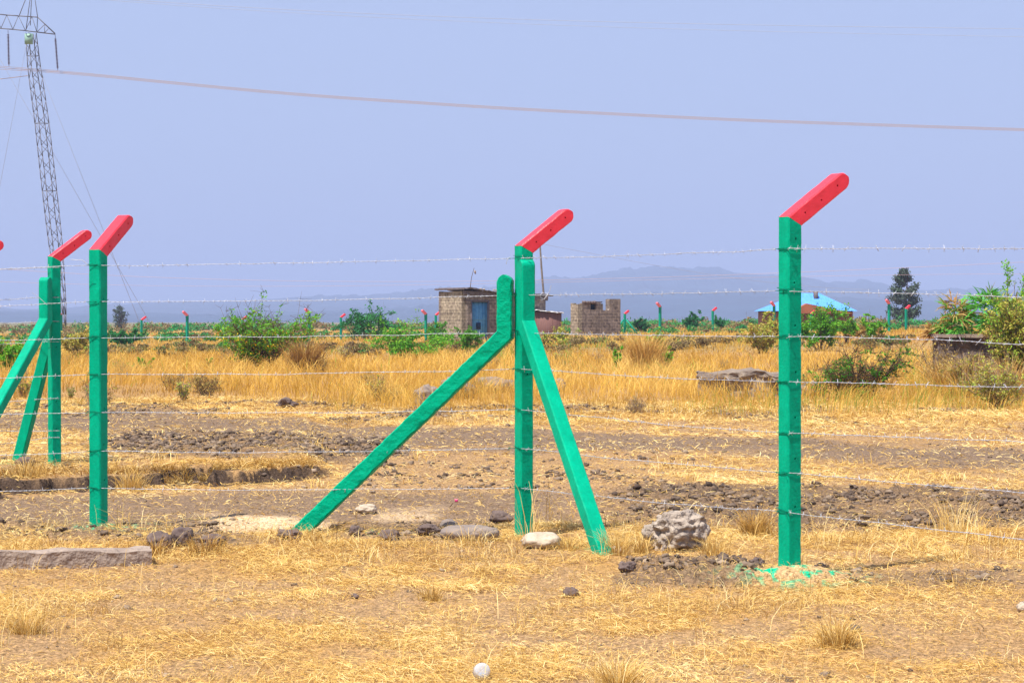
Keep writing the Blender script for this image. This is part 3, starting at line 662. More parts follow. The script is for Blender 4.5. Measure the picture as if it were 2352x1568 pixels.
# ------------------------------------------------------------------ plants
def leaves(Pc, size, tint, rng, flat=0.0, aspect=1.6):
    n = len(Pc); a = rng.normal(size=(n, 3)); a[:, 2] *= (1 - flat * 0.6); a /= np.linalg.norm(a, axis=1, keepdims=True)
    b = rng.normal(size=(n, 3)); b[:, 2] *= (1 - flat * 0.6); b -= a * np.sum(a * b, axis=1, keepdims=True); b /= np.linalg.norm(b, axis=1, keepdims=True)
    s = (size * rng.uniform(0.6, 1.4, n))[:, None]; A_, B_ = a * s * aspect / 2, b * s / 2
    V = np.stack([Pc - A_, Pc + B_ * 0.9, Pc + A_, Pc - B_ * 0.9], 1).reshape(-1, 3)
    return V, np.arange(4 * n).reshape(-1, 4), np.repeat(tint, 4)
def shrub(name, label, cat, x, y, w, h, n_leaf, leaf, seed, leafmat='leaf', bark='bark', stems=11, twigs=9, flat=0.35, clump=0.10, low=0.15, tint=(0.2, 0.9),
          twig_r=0.012, group=None, dome=True, depth=0.8, flowers=0, bare=0, z=None, fx=0.0, spiky=0.25):
    rng = np.random.default_rng(seed); z = Hs(x, y) if z is None else z
    t = thing(name, label, cat, (x, y, z), 0, group)
    segs, tips = [], []
    for s in range(stems):
        an = rng.uniform(0, 2 * math.pi); rr = rng.uniform(0.15, 1.0) ** 0.6
        ex, ey = math.cos(an) * rr * w / 2 * 0.85 + fx * w, math.sin(an) * rr * w / 2 * depth * 0.85
        top = h * (low + (1 - low) * (math.sqrt(max(0.02, 1 - rr * rr * 0.85)) if dome else rng.uniform(0.3, 1))) * rng.uniform(0.6, 0.95)
        p = np.array([rng.normal() * w * 0.04, rng.normal() * w * 0.04, -0.05]); e = np.array([ex, ey, top])
        K = 4; pts = [p + (e - p) * np.array([q / K, q / K, (q / K) ** 0.75]) + rng.normal(size=3) * w * 0.025 * (0 < q < K) for q in range(K + 1)]
        for q in range(K): segs.append((pts[q], pts[q + 1], twig_r * (1.5 - q / K), twig_r * (1.5 - (q + 1) / K)))
        for q in range(twigs):
            k = rng.uniform(0.3, 1) * K; i0 = min(int(k), K - 1); b0 = pts[i0] + (pts[i0 + 1] - pts[i0]) * (k - i0)
            dv = rng.normal(size=3) * np.array([1, 1, 0.55]) + np.array([ex, ey, top * 0.6]) * 0.5 / max(w, 0.1)
            dv /= np.linalg.norm(dv); L = rng.uniform(0.3, 1.0) * w * 0.17
            if rng.random() < spiky: dv = dv * 0.5 + np.array([0, 0, 0.8]); L *= 1.3
            b1 = b0 + dv * L; segs.append((b0, b1, twig_r * 0.55, twig_r * 0.25)); tips.append((b0, b1))
    for s in range(bare):
        b0, b1 = tips[rng.integers(len(tips))]; dv = rng.normal(size=3); dv[2] = abs(dv[2]) * 0.8
        segs.append((b1, b1 + dv / np.linalg.norm(dv) * w * 0.09 * rng.uniform(0.4, 1.3), twig_r * 0.35, twig_r * 0.2))
    V, f = tubes(segs, 4); link('stems', npmesh('stems', V, f, M[bark]), t)
    if n_leaf:
        ti = rng.integers(0, len(tips), n_leaf); q = rng.uniform(0.25, 1.1, n_leaf)[:, None]
        B0 = np.array([a for a, b in tips]); B1 = np.array([b for a, b in tips]); on = rng.random(len(tips)) < 0.55; on[0] = True
        good = np.flatnonzero(on); ti = good[rng.integers(0, len(good), n_leaf)]
        pc = B0[ti] + (B1[ti] - B0[ti]) * q + rng.normal(size=(n_leaf, 3)) * clump * w * 0.25 * np.array([1, 1, 1 - flat])
        pc[:, 2] = np.maximum(pc[:, 2], 0.02)
        tt = np.clip(rng.uniform(*tint, n_leaf) * 0.6 + rng.uniform(*tint, len(tips))[ti] * 0.4, 0, 1)
        V, f, tt = leaves(pc, leaf, tt, rng, flat); link('foliage', npmesh('foliage', V, f, M[leafmat], tint=tt), t)
        if flowers:
            fi = rng.integers(0, n_leaf, flowers); fp = pc[fi]; keep = fp[:, 2] < h * 0.62; fp = fp[keep] + rng.normal(size=(keep.sum(), 3)) * 0.02
            V, f, _ = leaves(fp, leaf * 1.0, np.zeros(len(fp)), rng, 0, 1.0); tag(link('flowers', npmesh('flowers', V, f, M['flower']), t), kind='stuff')
    return t
def uv_shrub(name, label, cat, u, vb, wpx, vt, seed, d=None, **k):
    d = d or CH * F / (vb - VH); x = (u - U0) / F * d; z = Hs(x, d); top = CH - (vt - VH) / F * d
    return shrub(name, label, cat, x, d, wpx / F * d, max(0.25, top - z), seed=seed, **k)
uv_shrub('bush', 'big green bush sprinkled with yellow flowers, left of centre in the tall grass', 'bush', 612, 852, 300, 704, 1, d=64, n_leaf=7500, leaf=0.052, flowers=2200, stems=34, twigs=12, low=0.5, tint=(0.2, 1.0), bare=900, flat=0.55, spiky=0.15, clump=0.07, twig_r=0.013, dome=False)
uv_shrub('bush', 'spreading flat-topped thorn bush with bare twigs below the left side of the shack', 'bush', 945, 825, 225, 752, 2, d=82, n_leaf=5200, leaf=0.06, stems=18, twigs=12, low=0.4, bare=150, flat=0.5)
uv_shrub('bush', 'low leafy bush directly below the blue door of the shack', 'bush', 1075, 812, 110, 752, 3, d=90, n_leaf=2600, leaf=0.06, stems=10, twigs=10, low=0.3, bare=50, tint=(0.1, 0.8))
uv_shrub('bush', 'green and yellow bush behind the braces at the left border', 'bush', 22, 858, 120, 772, 4, d=58, n_leaf=4200, leaf=0.05, flowers=500, stems=12, twigs=12, low=0.3, tint=(0.3, 1))
uv_shrub('bush', 'olive shrub between the corner post and the lone left post', 'bush', 170, 800, 120, 742, 5, d=95, n_leaf=2600, leaf=0.07, leafmat='leaf_dry', stems=10, twigs=10, bare=60, spiky=0.5)
uv_shrub('plant', 'small leafy sapling rising alone from the dry grass, left part', 'plant', 340, 862, 50, 795, 6, d=58, n_leaf=800, leaf=0.045, stems=6, twigs=9, twig_r=0.009, dome=False, tint=(0.4, 1), spiky=0.8)
uv_shrub('plant', 'small round yellowish plant left of the lone sapling', 'plant', 305, 855, 40, 820, 7, d=60, n_leaf=320, leaf=0.04, stems=5, twigs=5, twig_r=0.008, leafmat='leaf', tint=(0.6, 1))
uv_shrub('plant', 'thin olive plant just left of the yellow flowered bush', 'plant', 480, 855, 36, 808, 8, d=60, n_leaf=360, leaf=0.04, stems=5, twigs=6, twig_r=0.008, dome=False, leafmat='leaf_dry', tint=(0.5, 1))
uv_shrub('bush', 'small bare grey thorn shrub right of the yellow flowered bush', 'bush', 792, 828, 62, 786, 9, d=80, n_leaf=160, leaf=0.05, stems=9, twigs=12, bare=160, bark='bark_pale', leafmat='leaf_dry')
uv_shrub('plant', 'tall thin green plant left of the golden grass tuft', 'plant', 1415, 862, 50, 776, 10, d=57, n_leaf=900, leaf=0.05, stems=7, twigs=9, dome=False, tint=(0.4, 1.0), spiky=0.8, twig_r=0.009)
uv_shrub('plant', 'tall leafy plant right of the golden grass tuft', 'plant', 1530, 835, 60, 740, 11, d=66, n_leaf=900, leaf=0.055, stems=7, twigs=7, dome=False, tint=(0.5, 1.0), spiky=0.8)
uv_shrub('bush', 'dry twiggy bush just left of the right post', 'bush', 1745, 812, 130, 716, 12, d=85, n_leaf=3000, leaf=0.06, stems=12, twigs=12, bare=160, leafmat='leaf_dry', tint=(0.1, 1.0), dome=False, low=0.3)
uv_shrub('bush', 'wide spreading acacia shrub before the blue roofed house', 'bush', 1885, 802, 200, 678, 13, d=88, n_leaf=5200, leaf=0.065, stems=14, twigs=11, bare=120, dome=False, low=0.45, flat=0.4, tint=(0.05, 0.9))
uv_shrub('bush', 'gnarled thorn bush with dark twigs and green clumps, low at the right', 'bush', 1985, 912, 290, 782, 14, d=41.5, n_leaf=3800, leaf=0.030, stems=26, twigs=12, bare=1500, flat=0.55, clump=0.05, low=0.2, dome=False, fx=0.04, tint=(0.0, 0.7), twig_r=0.011, spiky=0.1)
uv_shrub('bush', 'sparse crooked thorn branches spreading low right of the right post', 'bush', 1885, 905, 130, 845, 15, d=42.5, n_leaf=500, leaf=0.03, stems=9, twigs=9, bare=200, flat=0.4, clump=0.1, low=0.2, tint=(0.3, 0.8), twig_r=0.009)
uv_shrub('bush', 'broad greenish dry scrub under the stone wall at the right border', 'bush', 2300, 950, 210, 815, 16, d=36.5, n_leaf=2600, leaf=0.03, stems=22, twigs=16, bare=700, leafmat='leaf_dry', tint=(0.2, 1.0), bark='bark_pale', twig_r=0.006, low=0.4)
uv_shrub('bush', 'tall brown tangled bush with slender sprays at the right border', 'bush', 2345, 905, 190, 655, 17, d=43, n_leaf=10000, leaf=0.035, stems=40, twigs=18, bare=900, leafmat='leaf_dry', tint=(0.35, 1.0), low=0.5, twig_r=0.010, spiky=0.3)
uv_shrub('bush', 'slender leafy sprays reaching up against the sky at the right border', 'bush', 2325, 800, 150, 582, 18, d=44.5, n_leaf=4200, leaf=0.036, stems=18, twigs=9, dome=False, low=0.75, tint=(0.5, 1.0), twig_r=0.008, spiky=0.6, clump=0.14)
uv_shrub('bush', 'umbrella shaped little acacia left of the two far posts at right', 'bush', 2015, 805, 90, 706, 19, d=92, n_leaf=1500, leaf=0.07, stems=7, twigs=8, low=0.75, flat=0.6, tint=(0.4, 0.9))
uv_shrub('bush', 'leafy dry bush before the left end of the blue roofed house', 'bush', 1768, 806, 80, 704, 64, d=96, n_leaf=2200, leaf=0.065, stems=14, twigs=10, bare=150, leafmat='leaf_dry', tint=(0.2, 1.0), low=0.5)
uv_shrub('bush', 'yellow green bush before the right end of the blue roofed house', 'bush', 1945, 800, 70, 706, 65, d=100, n_leaf=1800, leaf=0.07, stems=12, twigs=10, bare=80, tint=(0.4, 1.0), low=0.5, flat=0.5)
uv_shrub('bush', 'brown bush before the right pair of far posts', 'bush', 1985, 795, 100, 735, 20, d=112, n_leaf=2200, leaf=0.08, stems=10, twigs=10, leafmat='leaf_dry', tint=(0, 0.5), bare=50)
uv_shrub('bush', 'bushy clump with dead stalks left of the shack', 'bush', 1005, 790, 80, 735, 21, d=115, n_leaf=1500, leaf=0.08, stems=10, twigs=10, leafmat='leaf', tint=(0, 0.7), bare=60)
uv_shrub('bush', 'scraggly shrub at the foot of the ruined block walls', 'bush', 1290, 795, 110, 745, 22, d=105, n_leaf=1500, leaf=0.07, stems=10, twigs=10, leafmat='leaf_dry', tint=(0.2, 1), bare=80)
uv_shrub('bush', 'green hazy acacia crown rising behind the scrub left of the shack', 'bush', 850, 775, 160, 706, 23, d=150, n_leaf=3600, leaf=0.11, stems=14, twigs=10, leafmat='leaf_far', tint=(0.2, 1), low=0.5, spiky=0.5, bare=50)
uv_shrub('bush', 'small leafless grey tree skeleton left of the far fence', 'bush', 640, 770, 50, 722, 24, d=190, n_leaf=300, leaf=0.1, stems=8, twigs=9, leafmat='leaf_grey', tint=(0, 1), bare=100, bark='bark_pale', twig_r=0.02)
uv_shrub('bush', 'round green bush on the skyline right of the ruined walls', 'bush', 1478, 762, 55, 713, 25, d=190, n_leaf=2200, leaf=0.12, stems=9, twigs=9, leafmat='leaf_far', low=0.4)
uv_shrub('bush', 'second green skyline bush, right of the leaning far post', 'bush', 1590, 764, 70, 711, 26, d=195, n_leaf=2200, leaf=0.12, stems=9, twigs=9, leafmat='leaf_far', low=0.5, flat=0.5)
uv_shrub('bush', 'small green skyline bush right of the braced far post', 'bush', 1655, 766, 60, 727, 27, d=185, n_leaf=1200, leaf=0.11, stems=7, twigs=8, leafmat='leaf_far', spiky=0.6)
uv_shrub('plant', 'tall yellowish weed stalks before the braced far post', 'plant', 1500, 800, 60, 742, 28, d=90, n_leaf=500, leaf=0.06, stems=8, twigs=6, dome=False, leafmat='leaf', tint=(0.6, 1), spiky=0.8)
uv_shrub('bush', 'low green thorn bush leaning over the rough brace', 'bush', 1062, 872, 46, 838, 29, d=43, n_leaf=500, leaf=0.035, stems=7, twigs=8, bare=40, tint=(0.2, 0.9), twig_r=0.007)
uv_shrub('bush', 'dark green low scrub clump behind the lone left post', 'bush', 285, 782, 110, 744, 30, d=135, n_leaf=2400, leaf=0.1, stems=10, twigs=10, leafmat='leaf_far', tint=(0.2, 1.0))

uv_shrub('bush', 'pale dead brush hiding the left end of the stone wall', 'bush', 2150, 905, 110, 772, 61, d=43.8, n_leaf=900, leaf=0.03, stems=22, twigs=14, bare=700, leafmat='leaf_dry', tint=(0, 0.5), bark='bark_pale', twig_r=0.006, low=0.5)
uv_shrub('bush', 'grey brown scrub in front of the middle of the stone wall', 'bush', 2225, 915, 140, 806, 62, d=42.8, n_leaf=1800, leaf=0.03, stems=22, twigs=14, bare=900, leafmat='leaf_dry', tint=(0.1, 0.9), bark='bark_pale', twig_r=0.006, low=0.5)
# dry weeds scattered through the golden field
WS = [shrub('dry_weed', 'dry brown weed clump standing in the golden field', 'weed', 0, 50 + q, w_, h_, nl, 0.03, 200 + q, leafmat='leaf_dry', bark=bk_, stems=16, twigs=10, bare=260, tint=tn_,
            twig_r=0.006, group='dry weed clumps in the golden field', low=0.4, z=0) for q, (w_, h_, nl, bk_, tn_) in enumerate([(0.9, 0.6, 300, 'bark_pale', (0, 0.4)), (1.5, 0.7, 500, 'bark', (0, 0.7)), (0.7, 0.8, 400, 'bark_pale', (0.3, 1.0))])]
rw2 = random.Random(31); first = True; placed = 0
for q in range(200):
    d_ = 34 + 60 * rw2.random() ** 1.3; u_ = rw2.uniform(-60, 2420); x_ = (u_ - U0) / F * d_
    if fbm(np.array([x_ * 0.3]), np.array([d_ * 0.2]), o=2)[0] < 0.5: continue
    base_ = WS[placed % 3]
    if placed < 3: r_ = base_
    else:
        r_ = base_.copy(); C.objects.link(r_)
        for ch in list(base_.children): c_ = ch.copy(); C.objects.link(c_); c_.parent = r_
    r_.location = (x_, d_, Hs(x_, d_) - 0.03); r_.rotation_euler = (0, 0, rw2.uniform(0, 6.28)); sc_ = rw2.uniform(0.45, 0.85); r_.scale = (sc_, sc_, sc_)
    placed += 1
    if placed >= 42: break
# trees on the skyline
def tree(label, u, vb, vt, wpx, d, seed, n, leaf, leafmat, shape):
    rng = np.random.default_rng(seed); x = (u - U0) / F * d; z = Hs(x, d); h = CH - (vt - VH) / F * d - z; w = wpx / F * d
    t = thing('tree', label, 'tree', (x, d, z))
    segs = []; K = 8
    for q in range(K): segs.append(((0.05 * q, 0, h * q / K * 0.95), (0.05 * (q + 1), 0, h * (q + 1) / K * 0.95), 0.16 * (1 - q / K) + 0.03, 0.16 * (1 - (q + 1) / K) + 0.02))
    tips = []
    for b in range(70):
        hh = rng.uniform(0.1, 1.0); wr = w / 2 * shape(hh) * rng.uniform(0.6, 1.1); an = rng.uniform(0, 2 * math.pi)
        p0 = np.array([0, 0, h * hh * 0.95]); p1 = p0 + np.array([math.cos(an) * wr, math.sin(an) * wr, h * 0.05 + wr * 0.25])
        segs.append((p0, p1, 0.05, 0.015)); tips.append((p0, p1))
    V, f = tubes(segs, 5); link('trunk', npmesh('trunk', V, f, M['bark']), t)
    B0 = np.array([a for a, b in tips]); B1 = np.array([b for a, b in tips]); ti = rng.integers(0, len(tips), n)
    pc = B0[ti] + (B1[ti] - B0[ti]) * rng.uniform(0.35, 1.1, n)[:, None] + rng.normal(size=(n, 3)) * w * 0.045
    V, f, tt = leaves(pc, leaf, np.clip(rng.uniform(0, 1, n) * 0.5 + rng.uniform(0, 1, len(tips))[ti] * 0.5, 0, 1), rng)
    link('crown', npmesh('crown', V, f, M[leafmat], tint=tt), t)
tree('tall dark grey-green conifer standing alone on the right skyline', 2077, 770, 622, 72, 240, 51, 9000, 0.16, 'leaf_grey', lambda q: float(np.interp(q, [0, 0.15, 0.4, 0.7, 0.9, 1.0], [0.5, 0.95, 1.0, 0.8, 0.4, 0.12])))
tree('small faint grey tree on the left skyline beside the guy wires', 275, 765, 705, 44, 330, 52, 1500, 0.16, 'leaf_grey', lambda q: 0.25 + 0.75 * math.sin(math.pi * min(1, q)) * 0.8)

# fan leaved plants on the wall
def rosette(label, u, v, d, L, n, seed, tint):
    rng = np.random.default_rng(seed); o = P(u, v, d)
    t = thing('fan_leaf_plant', label, 'plant', o, 0, 'fan leaved plants on the stone wall')
    Vs, Fs, T = [], [], []
    k0 = 0
    for c in range(14):
        an = rng.uniform(0, 2 * math.pi); el = rng.uniform(-0.5, 1.2); ax = np.array([math.cos(an) * math.cos(el), math.sin(an) * math.cos(el), math.sin(el)])
        base = ax * L * rng.uniform(0.15, 0.6); tc = rng.uniform(*tint)
        s1 = np.cross(ax, [0, 0, 1.]); s1 /= np.linalg.norm(s1); s2 = np.cross(ax, s1)
        for q in range(n // 14 + 1):
            a2_ = rng.uniform(-1.9, 1.9); dr = ax * math.cos(a2_) + s1 * math.sin(a2_) + s2 * rng.normal() * 0.25; dr /= np.linalg.norm(dr)
            ll = L * rng.uniform(0.45, 0.75); wd = np.cross(dr, rng.normal(size=3)); wd /= np.linalg.norm(wd); wd *= 0.016
            p1 = base + dr * ll * 0.55; p2 = base + dr * ll + np.array([0, 0, -0.18 * ll])
            Vs += [base - wd * 0.5, base + wd * 0.5, p1 + wd, p1 - wd, p2 + wd * 0.15, p2 - wd * 0.15]
            Fs += [[k0, k0 + 1, k0 + 2, k0 + 3], [k0 + 3, k0 + 2, k0 + 4, k0 + 5]]; T += [np.clip(tc + rng.normal() * 0.12, 0, 1)] * 6; k0 += 6
    link('leaves', npmesh('leaves', np.array(Vs), np.array(Fs), M['frond'], tint=np.array(T)), t)
    V, f = tubes([((0, 0, -0.3), (0, 0, L * 0.2), 0.02, 0.015)], 5); link('stem', npmesh('stem', V, f, M['bark']), t)
for i_, (u, v, L, tn, lab) in enumerate([
        (2262, 700, 0.46, (0.5, 1.0), 'bright green fan leaved plant highest on the stone wall'),
        (2192, 712, 0.42, (0.1, 0.6), 'yellowing fan leaved plant at the left upper side of the frond clump'),
        (2232, 742, 0.44, (0.5, 1.0), 'green fan leaved plant with wide rays, centre of the frond clump'),
        (2285, 738, 0.44, (0.25, 0.9), 'mixed tan and green fan leaves at the right of the frond clump'),
        (2186, 752, 0.36, (0.4, 0.9), 'low green fan leaves at the left foot of the clump, above the coping'),
        (2150, 762, 0.34, (0.0, 0.3), 'withered tan fan leaves drooping at the left end of the wall'),
        (2320, 722, 0.44, (0.2, 0.7), 'dry fan leaves mixing with the tangled bush at the right border')]):
    rosette(lab, u, v + 6, 45.6 + 0.25 * (i_ % 3), L * 1.25, 200, 90 + i_, tn)

# ------------------------------------------------------------------ far scrub that reads as one mass
def scrub():
    rng = np.random.default_rng(77); Pc = []; T = []; S = []
    for q in range(1500):
        near = q < 260
        d = rng.uniform(88, 138) if near else rng.uniform(0, 1) ** 1.2 * 290 + 155; u = rng.uniform(-300, 2650); x = (u - U0) / F * d
        dens = fbm(np.array([x * 0.03]), np.array([d * 0.03]), o=2)[0]
        if dens < (0.47 if near else 0.44): continue
        h = rng.uniform(0.25, 0.7) if near else rng.uniform(0.45, 1.6) * (1.1 if d > 220 else 0.6)
        w = h * rng.uniform(1.3, 3.2); k = int(60 + 190 * (150 / d) ** 1.5); green = rng.random() < (0.16 if near else 0.5); z = Hs(x, d)
        for lobe in range(3):
            kk = k // 3; a = rng.normal(size=(kk, 3)); a /= np.linalg.norm(a, axis=1, keepdims=True); r = rng.uniform(0.3, 1.0, kk)[:, None] + 0.5 * (vn(a[:, 0] * 2 + q, a[:, 1] * 2, a[:, 2] * 2)[:, None] - 0.5)
            ls = rng.uniform(0.35, 0.8); c = np.array([x + rng.normal() * w * 0.3, d + rng.normal() * w * 0.3, z + h * rng.uniform(0.25, 0.7)])
            Pc.append(a * r * np.array([w / 2, w / 2, h * 0.5]) * ls + c); S.append(np.full(kk, 0.00075 * d)); T.append(np.clip(rng.uniform(0, 1, kk) * 0.4 + (rng.uniform(0.4, 0.7) if green else rng.uniform(0, 0.25)), 0, 1))
    Pc = np.vstack(Pc); T = np.concatenate(T)
    V, f, tt = leaves(Pc, np.concatenate(S), T, rng, 0.3)
    me = npmesh('scrub', V, f, M['scrubmix'], tint=tt)
    tag(link('scrub', me), 'far low scrub of dull green and brown bushes along the skyline', 'scrub', kind='stuff')
M['scrubmix'] = mat('distant_scrub_leaves', attr='tint', rough=0.85, spec=0.05, trans=0.15, attr_ramp=[
    (0, (0.20, 0.13, 0.075)), (0.4, (0.30, 0.22, 0.085)), (0.6, (0.08, 0.24, 0.05)), (1, (0.03, 0.32, 0.08))])
scrub()

# ------------------------------------------------------------------ tall grass, short straw, clods
def blades(x, y, z, h, lean, w, tint, rng):
    n = len(x); an = rng.uniform(0, 2 * math.pi, n); wa = rng.uniform(0, 2 * math.pi, n)
    dx, dy = np.cos(an) * lean * h, np.sin(an) * lean * h; wx, wy = np.cos(wa) * w / 2, np.sin(wa) * w / 2
    b = np.stack([x, y, z - 0.01], -1); W = np.stack([wx, wy, np.zeros(n)], -1)
    m = b + np.stack([dx * 0.35, dy * 0.35, h * 0.6], -1); t = b + np.stack([dx, dy, h * np.sqrt(np.maximum(0.1, 1 - lean ** 2 * 0.6))], -1)
    V = np.stack([b - W, b + W, m + W * 0.8, m - W * 0.8, t + W * 0.25, t - W * 0.25], 1).reshape(-1, 3)
    k = np.arange(n)[:, None] * 6
    Fc = np.concatenate([k + np.array([[0, 1, 2, 3]]), k + np.array([[3, 2, 4, 5]])])
    return V, Fc, np.repeat(tint, 6)
def scatter(d0, d1, per_m2, rng, half=0.2775):
    area = half * (d1 * d1 - d0 * d0); n = int(area * per_m2)
    d = np.sqrt(rng.uniform(d0 * d0, d1 * d1, n)); return rng.uniform(-half, half, n) * d, d
def blades3(x, y, z, h, ldir, lean, w, tint, rng):
    """curved blades of three pieces, bending over along ldir"""
    n = len(x); wa = rng.uniform(0, 2 * math.pi, n); W = np.stack([np.cos(wa) * w / 2, np.sin(wa) * w / 2, np.zeros(n)], -1)
    L = np.stack([np.cos(ldir), np.sin(ldir), np.zeros(n)], -1) * (lean * h)[:, None]; b = np.stack([x, y, z - 0.01], -1); U = np.zeros((n, 3))
    def pt(t, k):
        q = b + L * k; q[:, 2] += h * t * (1 - 0.35 * lean * t); return q
    p1, p2, p3 = pt(0.4, 0.12), pt(0.75, 0.45), pt(1.0, 1.0)
    V = np.stack([b - W, b + W, p1 + W * 0.9, p1 - W * 0.9, p2 + W * 0.7, p2 - W * 0.7, p3 + W * 0.2, p3 - W * 0.2], 1).reshape(-1, 3)
    k = np.arange(n)[:, None] * 8
    return V, np.concatenate([k + np.array([[0, 1, 2, 3]]), k + np.array([[3, 2, 4, 5]]), k + np.array([[5, 4, 6, 7]])]), np.repeat(tint, 8)
def tall_grass():
    rng = np.random.default_rng(5); o = 0; Vs, Fs, T = [], [], []
    for d0, d1, pm, w in ((30.5, 40, 230, 0.0070), (40, 52, 130, 0.010), (52, 80, 60, 0.016), (80, 130, 24, 0.028), (130, 260, 8, 0.05)):
        x, y = scatter(d0, d1, pm, rng)
        d1_ = fbm(x * 1.1, y * 0.6); big = fbm(x * 0.13 + 9, y * 0.10 + 2, o=3); fine = vn(x * 3.1, y * 2.0)
        mkk = masks(x, y); edge = (fbm(x * 0.45 + 3, y * 0.3 + 5, o=4) - 0.5) * 90
        inn = 1 - sstep(905, 962, mkk['v'] + edge)
        keep = rng.random(len(x)) < inn * np.clip(0.15 + 1.5 * (d1_ - 0.25) + 0.5 * (fine - 0.5), 0.05, 1)
        x, y, d1_, big, fine, inn = [a_[keep] for a_ in (x, y, d1_, big, fine, inn)]; n = len(x)
        h = (0.19 + 0.6 * (d1_ - 0.35) + 0.8 * (big - 0.42) + 0.2 * (fine - 0.5)) * rng.uniform(0.4, 1.35, n) * (0.45 + 0.55 * inn)
        h = h + 0.25 * ((x / y > 0.185) & (y > 39) & (y < 45.5)) * rng.uniform(0.2, 1, n)
        h = np.clip(h, 0.05, 0.9) * np.where(y > 80, 0.8, 1)
        tint = np.clip(0.10 + 0.55 * rng.uniform(0, 1, n) + 0.5 * (fine - 0.5) + 1.3 * (big - 0.45) + 0.8 * (d1_ - 0.42), 0, 0.93)
        right = (x / y > 0.185) & (y < 60) & (rng.random(n) < 0.22); tint[right] = 1.0
        grn = fbm(x * 0.22 + 50, y * 0.16 + 8, o=3); tint[(rng.random(n) < 0.01) | ((rng.random(n) < 0.25) & (grn > 0.62))] = 1.0
        ld = 6.28 * vn(x * 0.8 + 3, y * 0.6) * 1.5 + rng.normal(0, 0.9, n)
        V, f, t = blades3(x, y, H(x, y), h, ld, rng.uniform(0.1, 1.0, n), w * rng.uniform(0.6, 1.3, n), tint, rng)
        Vs.append(V); Fs.append(f + o); T.append(t); o += len(V)
    tag(link('tall_grass', npmesh('tall_grass', np.vstack(Vs), np.vstack(Fs), M['tall'], tint=np.concatenate(T))),
        'tall dry golden grass filling the field behind the fence', 'grass', kind='stuff')
tall_grass()
